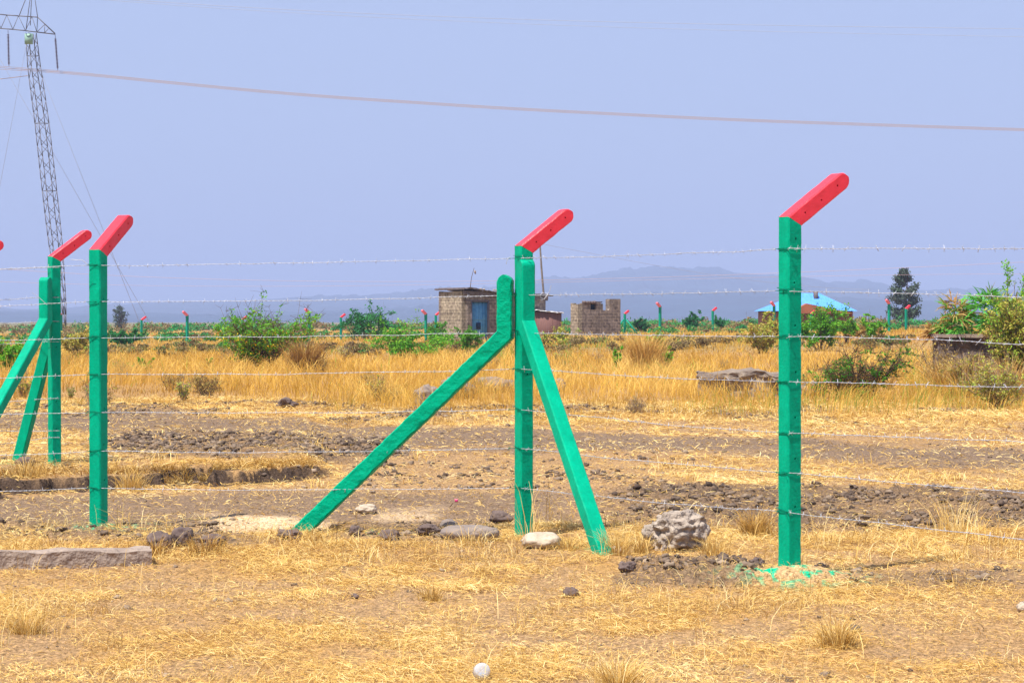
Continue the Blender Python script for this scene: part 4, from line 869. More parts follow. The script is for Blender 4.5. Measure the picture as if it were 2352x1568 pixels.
def straw():
    rng = np.random.default_rng(6); Vs, Fs, T, o = [], [], [], 0
    # lying straws
    for d0, d1, pm, w, L in ((7.6, 11.5, 8500, 0.0023, 0.052), (11.5, 16, 6000, 0.0029, 0.060), (16, 23, 2100, 0.0047, 0.09), (23, 40, 800, 0.0078, 0.12)):
        x, y = scatter(d0, d1, pm, rng); m = masks(x, y); cl = fbm(x * 2.6 + 7, y * 2.1, o=4); pt = fbm(x * 0.7 + 2, y * 0.5 + 31, o=3)
        k = rng.random(len(x)) < np.clip((1.03 - m['bare'] * 0.90) * (0.12 + 2.2 * (cl - 0.27) + 0.8 * (pt - 0.45)), 0.10, 1)
        x, y, cl, pt = x[k], y[k], cl[k], pt[k]; n = len(x); z = H(x, y)
        l = L * rng.uniform(0.2, 1.5, n) ** 1.2; l = l * (1 - 0.4 * m['bare'][k]); up = np.abs(rng.normal(0, 0.22, n)) * l
        an = 6.28 * vn(x * 3.6, y * 2.3) + rng.normal(0, 1.5, n)
        dx, dy = np.cos(an) * l / 2, np.sin(an) * l / 2; bd = rng.normal(0, 0.13, n)
        zz = z + rng.uniform(0.001, 0.02, n)
        a = np.stack([x - dx, y - dy, zz], -1); c = np.stack([x + dy * bd * 2, y - dx * bd * 2, zz + up * 0.7 + 0.003], -1); b = np.stack([x + dx, y + dy, zz + up], -1)
        W = np.stack([-np.sin(an), np.cos(an), rng.normal(0, 0.6, n)], -1); W /= np.linalg.norm(W, axis=1, keepdims=True)
        W = W * (w / 2 * rng.uniform(0.5, 1.4, n))[:, None]
        V = np.stack([a - W, a + W, c + W, c - W, b + W * 0.4, b - W * 0.4], 1).reshape(-1, 3)
        q = np.arange(n)[:, None] * 6; Fc = np.concatenate([q + np.array([[0, 1, 2, 3]]), q + np.array([[3, 2, 4, 5]])])
        Vs.append(V); Fs.append(Fc + o); o += len(V); T.append(np.repeat(np.clip(rng.beta(1.7, 1.7, n) * 0.85 + 0.55 * (cl - 0.42) + 0.5 * (pt - 0.5) + 0.05, 0, 1), 6))
    # standing stubble in clumps
    for d0, d1, pm, w, hh, per in ((7.6, 13, 26, 0.0030, 0.105, 20), (13, 17, 32, 0.0040, 0.11, 20), (17, 34, 9.0, 0.0075, 0.11, 18)):
        cx, cy = scatter(d0, d1, pm, rng); m = masks(cx, cy); cl = fbm(cx * 0.9 + 3, cy * 0.7 + 9, o=4)
        k = rng.random(len(cx)) < np.clip(1.02 - m['bare'] * 1.05, 0.01, 1) * np.clip((cl - 0.36) * 4.5, 0.04, 1)
        cx, cy, cl = cx[k], cy[k], cl[k]; size = rng.uniform(0.3, 1.1, len(cx)) ** 1.3 * (0.5 + 1.5 * (cl - 0.2)) * (1 + 1.1 * (rng.random(len(cx)) < 0.05))
        x = np.repeat(cx, per); y = np.repeat(cy, per); s_ = np.repeat(size, per); n = len(x); ca = np.repeat(rng.uniform(0, 6.28, len(cx)), per)
        x = x + rng.normal(0, 0.05, n) * (0.3 + s_); y = y + rng.normal(0, 0.05, n) * (0.3 + s_)
        V, f, t = blades3(x, y, H(x, y), hh * s_ * rng.uniform(0.4, 1.6, n), ca + rng.normal(0, 1.3, n), rng.uniform(0.2, 1.3, n), w, np.clip(rng.uniform(0.1, 1.0, n) + np.repeat(rng.normal(0, 0.12, len(cx)), per), 0, 1), rng)
        Vs.append(V); Fs.append(f + o); o += len(V); T.append(t)
    # single tall stalks
    for d0, d1, n in ((8.2, 11.5, 330), (11.5, 16, 420)):
        x, y = scatter(d0, d1, n / (0.2775 * (d1 * d1 - d0 * d0)), rng); n = len(x); cl = fbm(x * 0.8 + 30, y * 0.6, o=3); k = rng.random(n) < np.clip((cl - 0.38) * 6, 0.05, 1); x, y = x[k], y[k]; n = len(x)
        V, f, t = blades3(x, y, H(x, y), rng.uniform(0.08, 0.26, n), rng.uniform(0, 6.28, n), rng.uniform(0.1, 0.9, n), 0.0034, rng.uniform(0.4, 1.0, n), rng)
        Vs.append(V); Fs.append(f + o); o += len(V); T.append(t)
    # grass hanging over the lip of the sod bank
    uu = rng.uniform(-200, 745, 190); vv = 1120 - np.clip(uu, 0, 760) * 0.045 - rng.uniform(3, 12, 190); dd = CH * F / (vv - VH)
    cx, cy = (uu - U0) / F * dd, dd; per = 26; x = np.repeat(cx, per) + rng.normal(0, 0.06, 190 * per); y = np.repeat(cy, per) + rng.normal(0, 0.07, 190 * per); n = len(x)
    V, f, t = blades3(x, y, H(x, y), rng.uniform(0.03, 0.13, n), -math.pi / 2 + rng.normal(0, 0.9, n), rng.uniform(0.5, 1.6, n), 0.006, rng.uniform(0.05, 0.8, n), rng)
    Vs.append(V); Fs.append(f + o); o += len(V); T.append(t)
    tag(link('dry_grass', npmesh('dry_grass', np.vstack(Vs), np.vstack(Fs), M['straw'], tint=np.concatenate(T))),
        'short trampled dry straw covering the foreground soil', 'grass', kind='stuff')
straw()
def tuft(label, u, vb, vt, wpx, seed, n=260, d=None, cat='grass tuft', lean=0.9, tint=(0.1, 0.9), wb=None):
    rng = np.random.default_rng(seed); d = d or CH * F / (vb - VH); x0 = (u - U0) / F * d; h = (vb - vt) / F * d; w = wpx / F * d
    z0 = Hs(x0, d); x = rng.normal(0, w * 0.16, n); y = rng.normal(0, w * 0.12, n)
    V, f, t = blades3(x, y, np.zeros(n), h * rng.uniform(0.4, 1.25, n), np.arctan2(y, x) + rng.normal(0, 0.6, n), rng.uniform(0.1, lean, n), wb or max(0.0034, d * 0.00028), rng.uniform(*tint, n), rng)
    o = link('grass_tuft', npmesh('grass_tuft', V, f, M['straw'], tint=t)); o.location = (x0, d, z0 - 0.01)
    tag(o, label, cat)
tuft('round golden grass tussock in the field right of the central post', 1482, 858, 768, 100, 1, n=1100, d=60, lean=0.6, tint=(0.15, 0.75))
tuft('reddish brown grass tussock between the boulder and the right post', 1735, 1222, 1150, 90, 2, n=420, tint=(0.0, 0.7))
tuft('windswept golden tussock in the right foreground below the right post', 1925, 1468, 1390, 110, 3, n=420, lean=1.0, tint=(0.1, 0.9))
tuft('small straw tussock in the foreground below the central post', 990, 1362, 1315, 60, 4, n=220)
tuft('straw tussock at the foot of the rough brace', 720, 1236, 1190, 60, 5, n=160)
tuft('thin tall grass stalks in front of the central post foot', 1215, 1240, 1090, 60, 6, n=26, lean=0.5, tint=(0.5, 0.9), d=14.3, wb=0.004)
tuft('straw tussock beside the foot of the right brace', 1420, 1262, 1190, 110, 7, n=240, tint=(0.2, 0.9))
tuft('straw tussock at the lower left corner region of the foreground', 60, 1440, 1372, 120, 8, n=320)
tuft('pale straw tussock at the bottom edge right of centre', 1420, 1568, 1480, 150, 9, n=420, tint=(0.3, 1.0))
tuft('grass tussock growing against the right side of the boulder', 1640, 1262, 1205, 80, 24, n=200)
tuft('short grass fringe along the front of the long flat grey slab', 1080, 1240, 1208, 120, 25, n=150)
tuft('short grass fringe right of the whitish stone at the central post', 1305, 1252, 1208, 60, 26, n=120)
tuft('grass tussock at the left of the boulder foot', 1475, 1258, 1205, 60, 10, n=160)
tuft('grass tussock hanging over the sod bank beside the lone left post', 300, 1118, 1060, 90, 11, n=240, d=18.9)
tuft('grass tussock on the sod bank at the left border', 60, 1118, 1062, 110, 12, n=260, d=18.9)
tuft('dry bush of brown twigs in the left tall grass below the yellow flowers', 700, 872, 790, 90, 13, n=700, d=58, tint=(0, 0.3), cat='grass tuft', lean=0.7)
tuft('brown grass tussock around the sod lump left of the pale sand patch', 470, 1262, 1205, 120, 15, n=260, tint=(0.0, 0.6))
tuft('brown grass tussock behind the end of the concrete beam', 350, 1262, 1210, 100, 16, n=220, tint=(0.0, 0.6))
tuft('golden grass tussock before the left end of the dark stone wall', 2165, 905, 822, 110, 21, n=620, d=43.5, tint=(0.1, 0.9), lean=0.7)
tuft('golden grass tussock before the middle of the dark stone wall', 2235, 912, 818, 120, 22, n=620, d=42.8, tint=(0.1, 0.9), lean=0.7)
tuft('golden grass tussock before the dark stone wall at the right border', 2318, 915, 826, 130, 23, n=620, d=42.4, tint=(0.1, 0.9), lean=0.7)
tuft('straw tussock on the clods behind the right border', 2190, 1222, 1120, 120, 14, n=120, lean=0.6, tint=(0.3, 1))
def clods():
    rng = np.random.default_rng(8)
    bm = bmesh.new(); bmesh.ops.create_icosphere(bm, subdivisions=2, radius=1.0)
    B = np.array([v.co[:] for v in bm.verts]); Bf = np.array([[v.index for v in f.verts] for f in bm.faces]); bm.free()
    var = []
    for s in range(12):
        r = 0.15 + 1.7 * fbm(B[:, 0] * 2.4 + s * 9, B[:, 1] * 2.4, B[:, 2] * 2.4 + s, o=3); var.append(B * (r * rng.uniform(0.72, 1.28, len(B)))[:, None])
    x, y = scatter(8, 38, 420, rng); m = masks(x, y)
    k = rng.random(len(x)) < np.clip(m['rough'] * 0.9 + m['dark'] * 0.3 + 0.03 + 0.05 * m['bare'], 0, 1) * np.clip(30 / np.maximum(y, 18), 0.4, 1.4) * 0.8 * sstep(0.3, 0.6, vn(x * 4, y * 3))
    x, y = x[k], y[k]; ro = m['rough'][k]; n = len(x); z = H(x, y)
    s = np.exp(rng.normal(-0.35, 0.65, n)) * 0.0115 * (0.55 + 0.7 * ro) * (1 + 0.5 * (y > 20)); s = np.minimum(s, 0.03)
    vi = rng.integers(0, 12, n); VV = np.array(var)[vi]; an = rng.uniform(0, 6.28, n); c, si = np.cos(an)[:, None], np.sin(an)[:, None]
    X = (VV[:, :, 0] * c - VV[:, :, 1] * si) * s[:, None] * 1.25 + x[:, None]; Y = (VV[:, :, 0] * si + VV[:, :, 1] * c) * s[:, None] + y[:, None]
    Z = VV[:, :, 2] * s[:, None] * 0.75 + z[:, None] + s[:, None] * 0.25
    V = np.stack([X, Y, Z], -1).reshape(-1, 3); Fc = (Bf[None] + (np.arange(n) * len(B))[:, None, None]).reshape(-1, 3)
    tag(link('soil_clods', npmesh('soil_clods', V, Fc, M['clod'], tint=np.repeat(np.clip(rng.beta(1.6, 1.6, n) + 0.25 * (m['rough'][k] < 0.2), 0, 1), len(B)))),
        'loose dark clods of turned soil scattered over the bare ground', 'soil clods', kind='stuff')
clods()

# ------------------------------------------------------------------ far fence: two rows of small posts
def far_post(label, u, vt, d, lean, group, tilt=0.0, pale=False):
    x = (u - U0) / F * d; tip = CH - (vt - VH) / F * d; hgt = 1.98
    z = tip - hgt - 0.30
    t = thing('fence_post', label, 'fence post', (x, d, z), 0, group)
    t.rotation_euler = (0, tilt, math.atan2(0.5, 0.87 * lean) if lean > 0 else math.atan2(-0.75, -0.65))
    s = FP['shaft']; a = FP['arm' if lean > 0 else 'arm_sunlit']
    link('shaft', s, t); link('arm', a, t)
    return t
FP = {}
e = math.radians(ARM_EL); ad = np.array([math.cos(e), math.sin(e)]); mn = ad + np.array([0, 1.]); mn /= np.linalg.norm(mn); mt = np.array([mn[1], -mn[0]]); mt = mt / mt[0]
V, f = beam((0, -0.4), (1, 0), (0, 1.98), mt, 0.15, step=0.4); FP['shaft'] = pymesh('far_shaft', V, f, M['green_old'])
V, f = beam((0, 1.98), mt, np.array([0, 1.98]) + ad * 0.46, np.array([ad[1], -ad[0]]), 0.15, round_end=True, step=0.1); FP['arm'] = pymesh('far_arm', V, f, M['red'])
FP['arm_sunlit'] = FP['arm'].copy(); FP['arm_sunlit'].materials.clear(); FP['arm_sunlit'].materials.append(M['pink'])
FG, FG2 = 'far green posts with pink tops in the front row', 'far green posts with red tops in the back row'
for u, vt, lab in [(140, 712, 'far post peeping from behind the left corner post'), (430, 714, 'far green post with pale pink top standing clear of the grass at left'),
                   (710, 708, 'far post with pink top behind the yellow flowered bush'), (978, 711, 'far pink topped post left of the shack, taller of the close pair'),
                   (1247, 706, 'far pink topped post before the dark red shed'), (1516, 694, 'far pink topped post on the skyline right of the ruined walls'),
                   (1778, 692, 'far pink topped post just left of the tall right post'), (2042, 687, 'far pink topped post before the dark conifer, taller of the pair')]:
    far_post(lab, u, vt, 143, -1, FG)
for u, vt, lab in [(91, 735, 'far post nearly hidden behind the left braces'), (325, 726, 'far small green post with red top on the left skyline'),
                   (557, 725, 'far red topped post at the left edge of the yellow flowered bush'), (783, 720, 'far red topped post standing clear between two bushes'),
                   (1001, 715, 'far red topped post nearest the shack wall'), (1435, 712, 'far red topped post with two braces right of the ruined walls'),
                   (1637, 705, 'far thin post with red top midway between ruin and right post'), (1863, 712, 'far post hidden by the acacia before the blue roofed house'),
                   (2081, 700, 'far red topped post before the dark conifer, lower of the pair')]:
    far_post(lab, u, vt, 165 if u < 1700 else 158, 1, FG2)
xb = (1435 - U0) / F * 165
for s_, lab in ((-1, 'far green brace on the left side of the braced far post'), (1, 'far green brace on the right side of the braced far post')):
    t = thing('post_brace', lab, 'brace', (xb + s_ * 1.15, 164.6, Hs(xb, 165) - 0.05), 0, 'braces of the far braced post')
    V, f = tubes([((0, 0, 0), (-s_ * 1.05, 0.1, 1.35), 0.085, 0.085)], 4); link('shaft', npmesh('shaft', V, f, M['green_old']), t)

# ------------------------------------------------------------------ buildings
def poly_wall(name, pts2, thick, material, parent, flip=False):
    """wall from an outline in local x-z, extruded in y"""
    n = len(pts2); V = [(x, 0, z) for x, z in pts2] + [(x, thick, z) for x, z in pts2]
    Fc = [tuple(range(n))[::-1] if False else tuple(range(n)), tuple(range(n, 2 * n))[::-1]] + [(i, i + n, (i + 1) % n + n, (i + 1) % n) for i in range(n)]
    me = bpy.data.meshes.new(name); me.from_pydata(V, [], Fc)
    bm = bmesh.new(); bm.from_mesh(me); bmesh.ops.triangulate(bm, faces=bm.faces[:]); bmesh.ops.recalc_face_normals(bm, faces=bm.faces); bm.to_mesh(me); bm.free()
    me.materials.append(material); return link(name, me, parent)
def jitter_sheet(name, x0, x1, y0, y1, zf, material, parent, seed=0, n=26, th=0.05, amp=0.05):
    rng = np.random.default_rng(seed); xs = np.linspace(x0, x1, n); V = []; Fc = []
    for s in (0, 1):
        for y in (y0, y1):
            for x in xs: V.append((x, y + rng.normal() * 0.03, zf(x, y) + rng.normal() * amp * 0.5 - (th if s else 0)))
    for i in range(n - 1):
        a, b, c, d = i, i + n, i + 2 * n, i + 3 * n
        Fc += [(a, a + 1, b + 1, b), (c, d, d + 1, c + 1), (a, c, c + 1, a + 1), (b, b + 1, d + 1, d)]
    Fc += [(0, n, 3 * n, 2 * n), (n - 1, 3 * n - 1, 4 * n - 1, 2 * n - 1)]
    me = bpy.data.meshes.new(name); me.from_pydata(V, [], [tuple(q) for q in Fc]); me.update(); me.materials.append(material); return link(name, me, parent)
# shack: corner at u=1074, right wall faces the camera, left wall faces left
DS = 125.0; pc = P(1074, 768, DS); zs = 0.05
hS = CH - (668 - VH) / F * DS - zs
thS = math.radians(33)
t = thing('shack', 'small flat-roofed rough stone shack with blue door behind the central post', 'shack', (pc.x, pc.y, zs), thS)
W1 = 181 / F * DS / math.cos(thS) ; W2 = 63 / F * DS / math.sin(thS) * 0.8
dl, dr, dt = 9 / F * DS / math.cos(thS), 47 / F * DS / math.cos(thS), CH - (692 - VH) / F * DS - zs
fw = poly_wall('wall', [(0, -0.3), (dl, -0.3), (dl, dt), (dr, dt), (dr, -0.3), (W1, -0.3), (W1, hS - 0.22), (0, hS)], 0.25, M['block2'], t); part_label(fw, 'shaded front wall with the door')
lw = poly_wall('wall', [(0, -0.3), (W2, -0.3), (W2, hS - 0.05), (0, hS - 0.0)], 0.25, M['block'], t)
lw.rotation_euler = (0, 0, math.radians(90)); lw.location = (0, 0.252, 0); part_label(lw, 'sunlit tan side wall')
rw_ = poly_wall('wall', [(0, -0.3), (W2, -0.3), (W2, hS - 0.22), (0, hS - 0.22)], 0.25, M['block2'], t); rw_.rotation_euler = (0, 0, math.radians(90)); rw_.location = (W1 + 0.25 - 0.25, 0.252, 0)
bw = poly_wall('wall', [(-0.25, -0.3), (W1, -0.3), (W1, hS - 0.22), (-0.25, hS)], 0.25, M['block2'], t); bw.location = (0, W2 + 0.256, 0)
jitter_sheet('roof', -0.42, W1 + 0.35, -0.3, W2 + 0.7, lambda x, y: hS + 0.08 - 0.045 * max(x, 0) + (0.12 * math.exp(-((x - 0.1) / 0.8) ** 2)), M['roof_sheet'], t, seed=1, n=40, th=0.08, amp=0.05)
jitter_sheet('fascia', -0.30, W1 + 0.1, -0.10, -0.02, lambda x, y: hS + 0.0 - 0.045 * max(x, 0), M['roof_sheet'], t, seed=4, n=30, th=0.26, amp=0.05)
door = link('door', npmesh('door', *merge([box(dl + 0.03, 0.10, -0.25, dr - 0.03, 0.14, dt - 0.03)] + [box(dl + 0.03 + q * (dr - dl - 0.1) / 4, 0.07, -0.2, dl + 0.07 + q * (dr - dl - 0.1) / 4, 0.098, dt - 0.05) for q in range(5)]
            + [box(dl + 0.04, 0.06, q, dr - 0.04, 0.068, q + 0.05) for q in (0.05, 0.75, 1.5)]), M['blue_door']), t)
link('door_frame', npmesh('door_frame', *merge([box(dl - 0.06, -0.03, -0.25, dl + 0.03, 0.2, dt + 0.06), box(dr - 0.03, -0.03, -0.25, dr + 0.06, 0.2, dt + 0.06), box(dl + 0.034, -0.03, dt - 0.03, dr - 0.034, 0.2, dt + 0.06)]), M['roof_sheet']), t)
link('window', npmesh('window', *merge([box(dl + 0.36, 0.03, 0.95, dl + 0.66, 0.056, 1.35)]), M['blue_dark']), door)
rng = np.random.default_rng(3); rp = []
for q in range(12):
    x = rng.uniform(-0.3, 2.4); s = rng.uniform(0.05, 0.09); rp.append(box(x, -0.25, hS + 0.12 - 0.045 * max(x, 0), x + s * 1.5, -0.1, hS + 0.12 - 0.045 * max(x, 0) + s))
for k_, (V, f) in enumerate(rp[:6]):
    o = link('stone', npmesh('stone', V, f, M['rock_white']), t)
# antenna stick with rag
am = P(1080, 658, DS + 0.3); an_ = thing('antenna_pole', 'thin leaning stick with a scrap of cloth on the shack roof', 'stick', am)
V, f = tubes([((0, 0, -0.1), (0.07, 0, 0.5), 0.022, 0.018), ((0.07, 0, 0.5), (0.23, 0, 1.1), 0.018, 0.012)], 5); link('stick', npmesh('stick', V, f, M['bark']), an_)
V, f = merge([box(0.24, -0.01, 0.78, 0.34, 0.01, 0.98)]); V[:, 2] += (V[:, 0] - 0.24) * -0.6; link('cloth', npmesh('cloth', V, f, M['bark_pale']), an_)
# iron sheet shed
pc = P(1228, 765, 127); t = thing('shed', 'low dark red iron sheet shed attached right of the stone shack', 'shed', (pc.x, pc.y, 0.05), 0.05)
hh = CH - (716 - VH) / F * 127 - 0.05; w_ = 62 / F * 127
link('wall', npmesh('wall', *box(0, 0, -0.3, w_, 2.2, hh), M['sheet']), t)
jitter_sheet('roof', -0.1, w_ + 0.12, -0.15, 2.3, lambda x, y: hh + 0.14 - 0.10 * x, M['white_edge'], t, seed=2, n=18, th=0.05, amp=0.03)
# crooked pole
ctl = [(1251, 770), (1250, 715), (1249, 680), (1244, 620), (1240, 560)]
V, f = sweep([np.array(P(a, b, 128.5)) - np.array(P(1251, 770, 128.5)) for a, b in ctl], [0.075, 0.07, 0.065, 0.06, 0.05], 7)
o = link('utility_pole', npmesh('utility_pole', V, f, M['wood'], smooth=True)); o.location = P(1251, 770, 128.5); tag(o, 'crooked wooden pole rising behind the central post beside the shed', 'pole')
# ruined walls
DR2 = 135.0
def hz_(v): return CH - (v - VH) / F * DR2
pc = P(1337, 765, DR2); zr = 0.05; th = math.radians(30)
t = thing('ruined_building', 'roofless grey stone block ruin with gaps and a square window hole', 'ruin', (pc.x, pc.y, zr), th)
sx = DR2 / F / math.cos(th)
k = lambda u: (u - 1337) * sx
kz = lambda v: hz_(v) - zr
pts = [(k(1337), -0.4), (k(1428), -0.4), (k(1428), kz(686)), (k(1402), kz(686)), (k(1402), kz(708)), (k(1400), kz(713)), (k(1386), kz(712)), (k(1386), kz(697)), (k(1381), kz(697)), (k(1381), kz(694)),
       (k(1370), kz(694)), (k(1370), kz(711)), (k(1357), kz(711)), (k(1357), kz(695)), (k(1349), kz(694)), (k(1349), kz(697)), (k(1337), kz(696))]
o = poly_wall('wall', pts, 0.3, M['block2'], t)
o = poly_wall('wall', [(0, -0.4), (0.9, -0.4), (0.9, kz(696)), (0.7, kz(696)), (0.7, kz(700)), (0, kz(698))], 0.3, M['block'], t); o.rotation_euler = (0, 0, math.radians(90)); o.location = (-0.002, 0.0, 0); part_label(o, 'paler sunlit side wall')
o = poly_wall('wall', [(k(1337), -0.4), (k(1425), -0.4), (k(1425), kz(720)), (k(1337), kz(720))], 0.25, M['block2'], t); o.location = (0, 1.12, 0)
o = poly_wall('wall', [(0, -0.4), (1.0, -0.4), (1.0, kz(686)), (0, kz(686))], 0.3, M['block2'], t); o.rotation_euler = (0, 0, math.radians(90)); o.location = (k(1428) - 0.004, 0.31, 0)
link('lintel', npmesh('lintel', *box(k(1345), 0.02, kz(695), k(1385), 0.28, kz(692)), M['roof_sheet']), t)
link('hole_shade_panel', npmesh('hole_shade_panel', *box(k(1357) + 0.01, 0.2, kz(711), k(1370) - 0.01, 0.24, kz(695) - 0.01), M['blue_dark']), t)  # solid dark panel filling the window hole in place of its inner shade
rng = np.random.default_rng(4)
for q in range(5):
    x = k(1338 + q * 6 + rng.uniform(-1, 1)) + 0.05; link('rubble', npmesh('rubble', *box(x, -0.05, kz(698), x + 0.16, 0.2, kz(692) + rng.uniform(0, 0.06)), M['rock_dark']), t)
# blue roofed house
DH = 210.0; a = lambda u: (u - U0) / F * DH; zz = lambda v: CH - (v - VH) / F * DH
x0, x1 = a(1752), a(1968); t = thing('house', 'rust brown house with bright blue sheet roof behind the right post', 'house', (x0, DH, 0))
X1 = x1 - x0; ze, zr_ = zz(714), zz(672); dp = 7.0; r0, r1_ = a(1848) - x0, a(1893) - x0
V = [(-0.1, -0.4, ze), (X1, -0.4, ze), (X1, dp, ze), (-0.1, dp, ze), (r0, dp / 2, zr_), (r1_, dp / 2, zr_)]
me = bpy.data.meshes.new('roof'); me.from_pydata(V, [], [(0, 1, 5, 4), (1, 2, 5), (2, 3, 4, 5), (3, 0, 4), (3, 2, 1, 0)]); me.materials.append(M['blue_roof']); link('roof', me, t)
V = [(-0.1, -0.44, ze - 0.02), (X1, -0.44, ze - 0.02), (r1_ * 0.72, 0.9, zz(696)), (r0 * 1.2, 0.6, zz(702))]
me = bpy.data.meshes.new('gable'); me.from_pydata([(0.6 + a(1800) - x0, -0.9, zz(720)), (a(1960) - x0, -0.9, zz(720)), (a(1850) - x0, -0.9, zz(697)), (0.6 + a(1800) - x0, 0.8, zz(720)), (a(1960) - x0, 0.8, zz(720)), (a(1850) - x0, 0.8, zz(697))], [],
    [(0, 1, 2), (5, 4, 3), (0, 2, 5, 3), (2, 1, 4, 5), (0, 3, 4, 1)]); me.materials.append(M['orange_wall']); link('gable', me, t)
link('wall', npmesh('wall', *box(0.3, 0, -0.5, X1 - 0.4, dp - 0.4, ze - 0.004), M['orange_wall']), t)
wq = a(1900) - x0; link('window', npmesh('window', *box(wq, -0.05, zz(741), wq + 0.6, -0.004, zz(727)), M['boxgreen']), t)
link('chimney', npmesh('chimney', *box(a(1877) - x0, 2.2, zz(694), a(1884) - x0 + 0.1, 2.8, zz(668)), M['roof_sheet']), t)

# ------------------------------------------------------------------ pylon and cables
DT = 165.0
PT = lambda u, v, dd=0.0: np.array(P(u, v, DT + dd))
t0 = P(150, 748, DT); pyl = thing('power_pylon', 'tall dark steel lattice pylon with guy wires at the left edge', 'pylon', t0)
base = np.array(t0)
def add(parent, name, segs, m='steel', sides=4):
    V, f = tubes([(np.array(p) - base, np.array(q) - base, r, s) for p, q, r, s in segs], sides); return link(name, npmesh(name, V, f, M[m]), parent)
cl = [(151, 748, 1.5), (146, 700, 12), (138, 640, 22), (128, 560, 32), (118, 470, 34), (108, 380, 34), (97, 280, 33), (86, 200, 32), (79, 150, 30), (73, 78, 24)]
vs = np.linspace(748, 78, 27); legs = []
lev = []
for v in vs:
    vv = np.array([c[1] for c in cl])[::-1]; u = np.interp(v, vv, np.array([c[0] for c in cl])[::-1]); w_ = np.interp(v, vv, np.array([c[2] for c in cl])[::-1]) / F * DT / 2
    c = PT(u, v); ca, sa = math.cos(0.6), math.sin(0.6); w_ = w_ / (ca + sa) * 1.02
    lev.append([c + np.array([sx_ * w_ * ca - sy_ * w_ * sa, sx_ * w_ * sa + sy_ * w_ * ca, 0]) for sx_, sy_ in ((-1, -1), (1, -1), (1, 1), (-1, 1))])
LR = 0.042
for q in range(4): add(pyl, 'leg', [(lev[k][q], lev[k + 1][q], LR, LR) for k in range(len(lev) - 1)])
br = []
for k in range(len(lev) - 1):
    for q in range(4):
        p = (q + 1) % 4
        if k % 2 == 0: br.append((lev[k][q], lev[k + 1][p], 0.024, 0.024))
        else: br.append((lev[k][p], lev[k + 1][q], 0.024, 0.024))
        if k % 6 == 0: br.append((lev[k][q], lev[k][p], 0.024, 0.024))
add(pyl, 'bracing', br)
# cross arm: box truss running left out of the picture
hw = 0.55; dd = [-hw, hw]
def chord(u, v, s): return PT(u, v, s)
bot = [(-260, 48), (-180, 54), (-90, 60), (-30, 64), (0, 66.5), (32, 69), (62, 72), (85, 75), (128, 80)]
top_ = [(-260, 14), (-180, 21), (-90, 28), (-15, 33), (17, 36), (44, 38), (75, 40), (88, 41)]
segs = []
for s in dd:
    for A_ in (bot, top_):
        for (u_, v_), (u2, v2) in zip(A_[:-1], A_[1:]):
            e1 = s * (0.15 if u_ >= 120 else 1); e2 = s * (0.1 if u2 >= 120 else 1); segs.append((PT(u_, v_, e1), PT(u2, v2, e2), 0.055, 0.055))
    segs.append((PT(88, 41, s), PT(128, 79, s * 0.1), 0.05, 0.05))
    zig = [(-260, 48), (-220, 18), (-180, 54), (-135, 25), (-90, 60), (-55, 31), (-30, 64), (-14, 33), (4, 66), (17, 36), (31, 69), (44, 38), (60, 72), (75, 40), (86, 75), (88, 41), (86, 75), (104, 58), (104, 77), (113, 67)]
    for (u_, v_), (u2, v2) in zip(zig[:-1], zig[1:]): segs.append((PT(u_, v_, s), PT(u2, v2, s), 0.028, 0.028))
for (u_, v_) in bot[:-1] + top_: segs.append((PT(u_, v_, -hw), PT(u_, v_, hw), 0.025, 0.025))
add(pyl, 'cross_arm', segs)
pk = PT(76, -40); segs = []
for q in ((46, 37, -hw), (61, 72, hw), (88, 41, -hw), (71, 60, hw)): segs.append((PT(*q), pk, 0.035, 0.03))
add(pyl, 'peak', segs)
V, f = box(-0.3, -0.62, -1.0, 0.3, -0.4, -0.2); V += PT(71, 75) - base; link('plate', npmesh('plate', V, f, M['boxgreen']), pyl)
V, f = tubes([((0, -0.68, 0), (0, -0.625, 0), 0.2, 0.2)], 10); V += PT(70, 80) - base + np.array([0.02, 0, 0]); link('hole', npmesh('hole', V, f, M['blue_dark']), pyl)
for u_, v_, u2, v2 in ((20, 71, 22, 154), (128, 81, 134, 163)):
    a_, b_ = PT(u_, v_), PT(u2, v2); segs = [(a_, b_, 0.02, 0.02)]
    for q in range(22):
        c = a_ + (b_ - a_) * (0.12 + 0.84 * q / 22); c2 = a_ + (b_ - a_) * (0.12 + 0.84 * (q + 0.55) / 22); segs.append((c, c2, 0.11, 0.04))
    V, f = tubes([(p - base, q - base, r, s) for p, q, r, s in segs], 7); link('insulator', npmesh('insulator', V, f, M['insul']), pyl)
for a_, b_ in (((-30, 82), (290, 752)), ((61, 108), (-120, 590)), ((98, 173), (262, 750))):
    p0 = PT(*a_); p1 = PT(*b_, 0) + np.array([0, 12, 0]); add(pyl, 'guy_wire', [(p0, p1, 0.014, 0.014)], m='cable_faint')
def cable(name, label, pts, d0, d1, r, m, cat, group=None, n=60):
    us = np.array([p[0] for p in pts], float); vv = np.array([p[1] for p in pts], float)
    cf = np.polyfit(us, vv, min(3, len(pts) - 1)); uu = np.linspace(us[0], us[-1], n); vvv = np.polyval(cf, uu)
    pp = np.array([P(a, b, d0 + (d1 - d0) * (a - us[0]) / (us[-1] - us[0])) for a, b in zip(uu, vvv)])
    V, f = sweep(pp - pp[0], r, 5); o = link(name, npmesh(name, V, f, M[m])); o.location = pp[0]; tag(o, label, cat, group)
CG = 'heavy conductors running right from the pylon'
base_line = [(134, 163), (400, 190), (700, 218), (1176, 249), (1700, 275), (2352, 297), (2700, 306)]
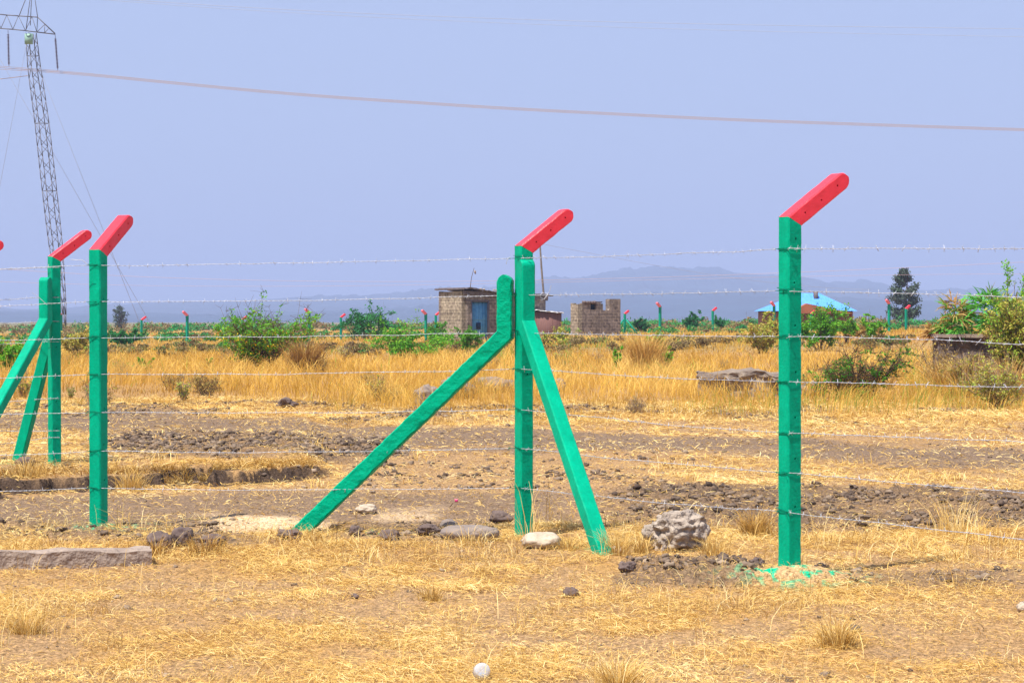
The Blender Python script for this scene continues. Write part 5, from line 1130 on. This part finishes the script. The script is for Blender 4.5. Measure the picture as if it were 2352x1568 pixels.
for off, lab in ((0.3, 'uppermost of the four close power cables crossing the sky from the pylon'), (2.0, 'second from top of the four close power cables from the pylon'),
                 (3.8, 'third from top of the four close power cables from the pylon'), (5.6, 'lowest of the four close power cables from the pylon')):
    st = [(-300, 128 + off), (-100, 146 + off), (0, 153 + off)] if off in (0.3, 3.8) else [(-300, 134 + off), (-100, 149 + off), (20, 156 + off)]
    pts = st + [(u_, v_ - 1 + off) for u_, v_ in base_line]
    us = [p[0] for p in pts]
    uu = np.linspace(-300, 2700, 90); vvv = np.interp(uu, us, [p[1] for p in pts]); vvv = np.convolve(np.pad(vvv, 4, mode='edge'), np.ones(9) / 9, 'valid')
    pp = np.array([P(a_, b_, DT + 0.3) for a_, b_ in zip(uu, vvv)])
    V, f = sweep(pp - pp[0], 0.0115, 5); o = link('power_cable', npmesh('power_cable', V, f, M['cable'])); o.location = pp[0]; tag(o, lab, 'cable', CG)
cable('power_cable', 'faint cable rising toward the pylon mast at the left border', [(-200, 205), (0, 183), (65, 175)], DT, DT + 1, 0.02, 'cable', 'cable')
cable('earth_wire', 'upper of two faint thin wires along the top edge of the sky', [(200, -6), (700, 26), (1176, 45), (1700, 58), (2352, 68), (2700, 72)], 172, 172, 0.018, 'cable_faint', 'wire')
cable('earth_wire', 'lower of two faint thin wires along the top edge of the sky', [(200, -2), (700, 33), (1176, 55), (1700, 72), (2352, 86), (2700, 92)], 180, 180, 0.015, 'cable_faint', 'wire')
cable('telephone_cable', 'upper faint pinkish cable sagging low across the sky', [(-100, 610), (250, 632), (600, 643), (880, 648), (1170, 644), (1500, 636), (1800, 627), (2352, 602), (2600, 590)], 120, 120, 0.009, 'cable_pink', 'cable')
cable('telephone_cable', 'lower faint pinkish cable sagging low across the sky', [(-100, 640), (250, 655), (420, 662), (600, 656), (1170, 647), (1500, 640), (1900, 637), (2352, 632), (2600, 628)], 120, 120, 0.007, 'cable_pink', 'cable')
cable('telephone_cable', 'thin dark cable dropping right from the top of the crooked pole', [(1240, 560), (1300, 570), (1440, 598), (1700, 640), (2000, 665)], 128, 150, 0.010, 'cable_faint', 'cable')

# ------------------------------------------------------------------ litter
pc = P(1108, 1548, CH * F / (1546 - VH)); t = thing('plastic_cup', 'small round clear plastic cup base lying on the foreground grass', 'plastic cup', (pc.x, pc.y, Hs(pc.x, pc.y) + 0.042))
me = bpy.data.meshes.new('cup'); bm = bmesh.new()
prof = [(0.0, -0.012), (0.026, -0.012), (0.031, -0.008), (0.034, 0.0), (0.037, 0.03), (0.0345, 0.03), (0.0315, 0.001), (0.028, -0.005), (0.018, -0.006), (0.014, -0.002), (0.0, -0.002)]
n = 24; rows = [[bm.verts.new((r * math.cos(2 * math.pi * q / n), r * math.sin(2 * math.pi * q / n), z)) for q in range(n)] if r > 0 else [bm.verts.new((0, 0, z))] for r, z in prof]
for A_, B_ in zip(rows[:-1], rows[1:]):
    for q in range(n):
        if len(A_) == 1: bm.faces.new((A_[0], B_[(q + 1) % n], B_[q]))
        elif len(B_) == 1: bm.faces.new((A_[q], A_[(q + 1) % n], B_[0]))
        else: bm.faces.new((A_[q], A_[(q + 1) % n], B_[(q + 1) % n], B_[q]))
bm.to_mesh(me); bm.free(); me.materials.append(M['plastic']); me.polygons.foreach_set('use_smooth', [True] * len(me.polygons))
o = link('cup', me, t); o.rotation_euler = (math.radians(-105), 0, math.radians(12))
rock('tiny pink plastic scrap on the dirt left of the central post', 1043, 1052, 1139, 1148, M['pink_litter'], rough=0.5, sub=2, cat='litter', name='plastic_scrap', seed=4)
rock('thin dark stick lying flat on the bare track right of the right post', 2026, 2100, 1062, 1070, M['rock_dark'], rough=0.3, sub=3, cat='stick', name='stick', depth=0.12, seed=6)

# ------------------------------------------------------------------ air
hm = bpy.data.materials.new('haze_air'); hm.use_nodes = True; N = hm.node_tree.nodes; N.clear()
ou = N.new('ShaderNodeOutputMaterial'); pv = N.new('ShaderNodeVolumePrincipled'); pv.inputs['Density'].default_value = 0.00028
pv.inputs['Color'].default_value = (0.60, 0.70, 1.0, 1); pv.inputs['Anisotropy'].default_value = 0.0
hm.node_tree.links.new(pv.outputs[0], ou.inputs['Volume'])
V, f = box(-9100, -9100, -6, 9100, 9100, 200)
tag(link('haze', npmesh('haze', V, f, hm)), 'pale bluish haze filling the air over the plain', 'haze', kind='stuff')
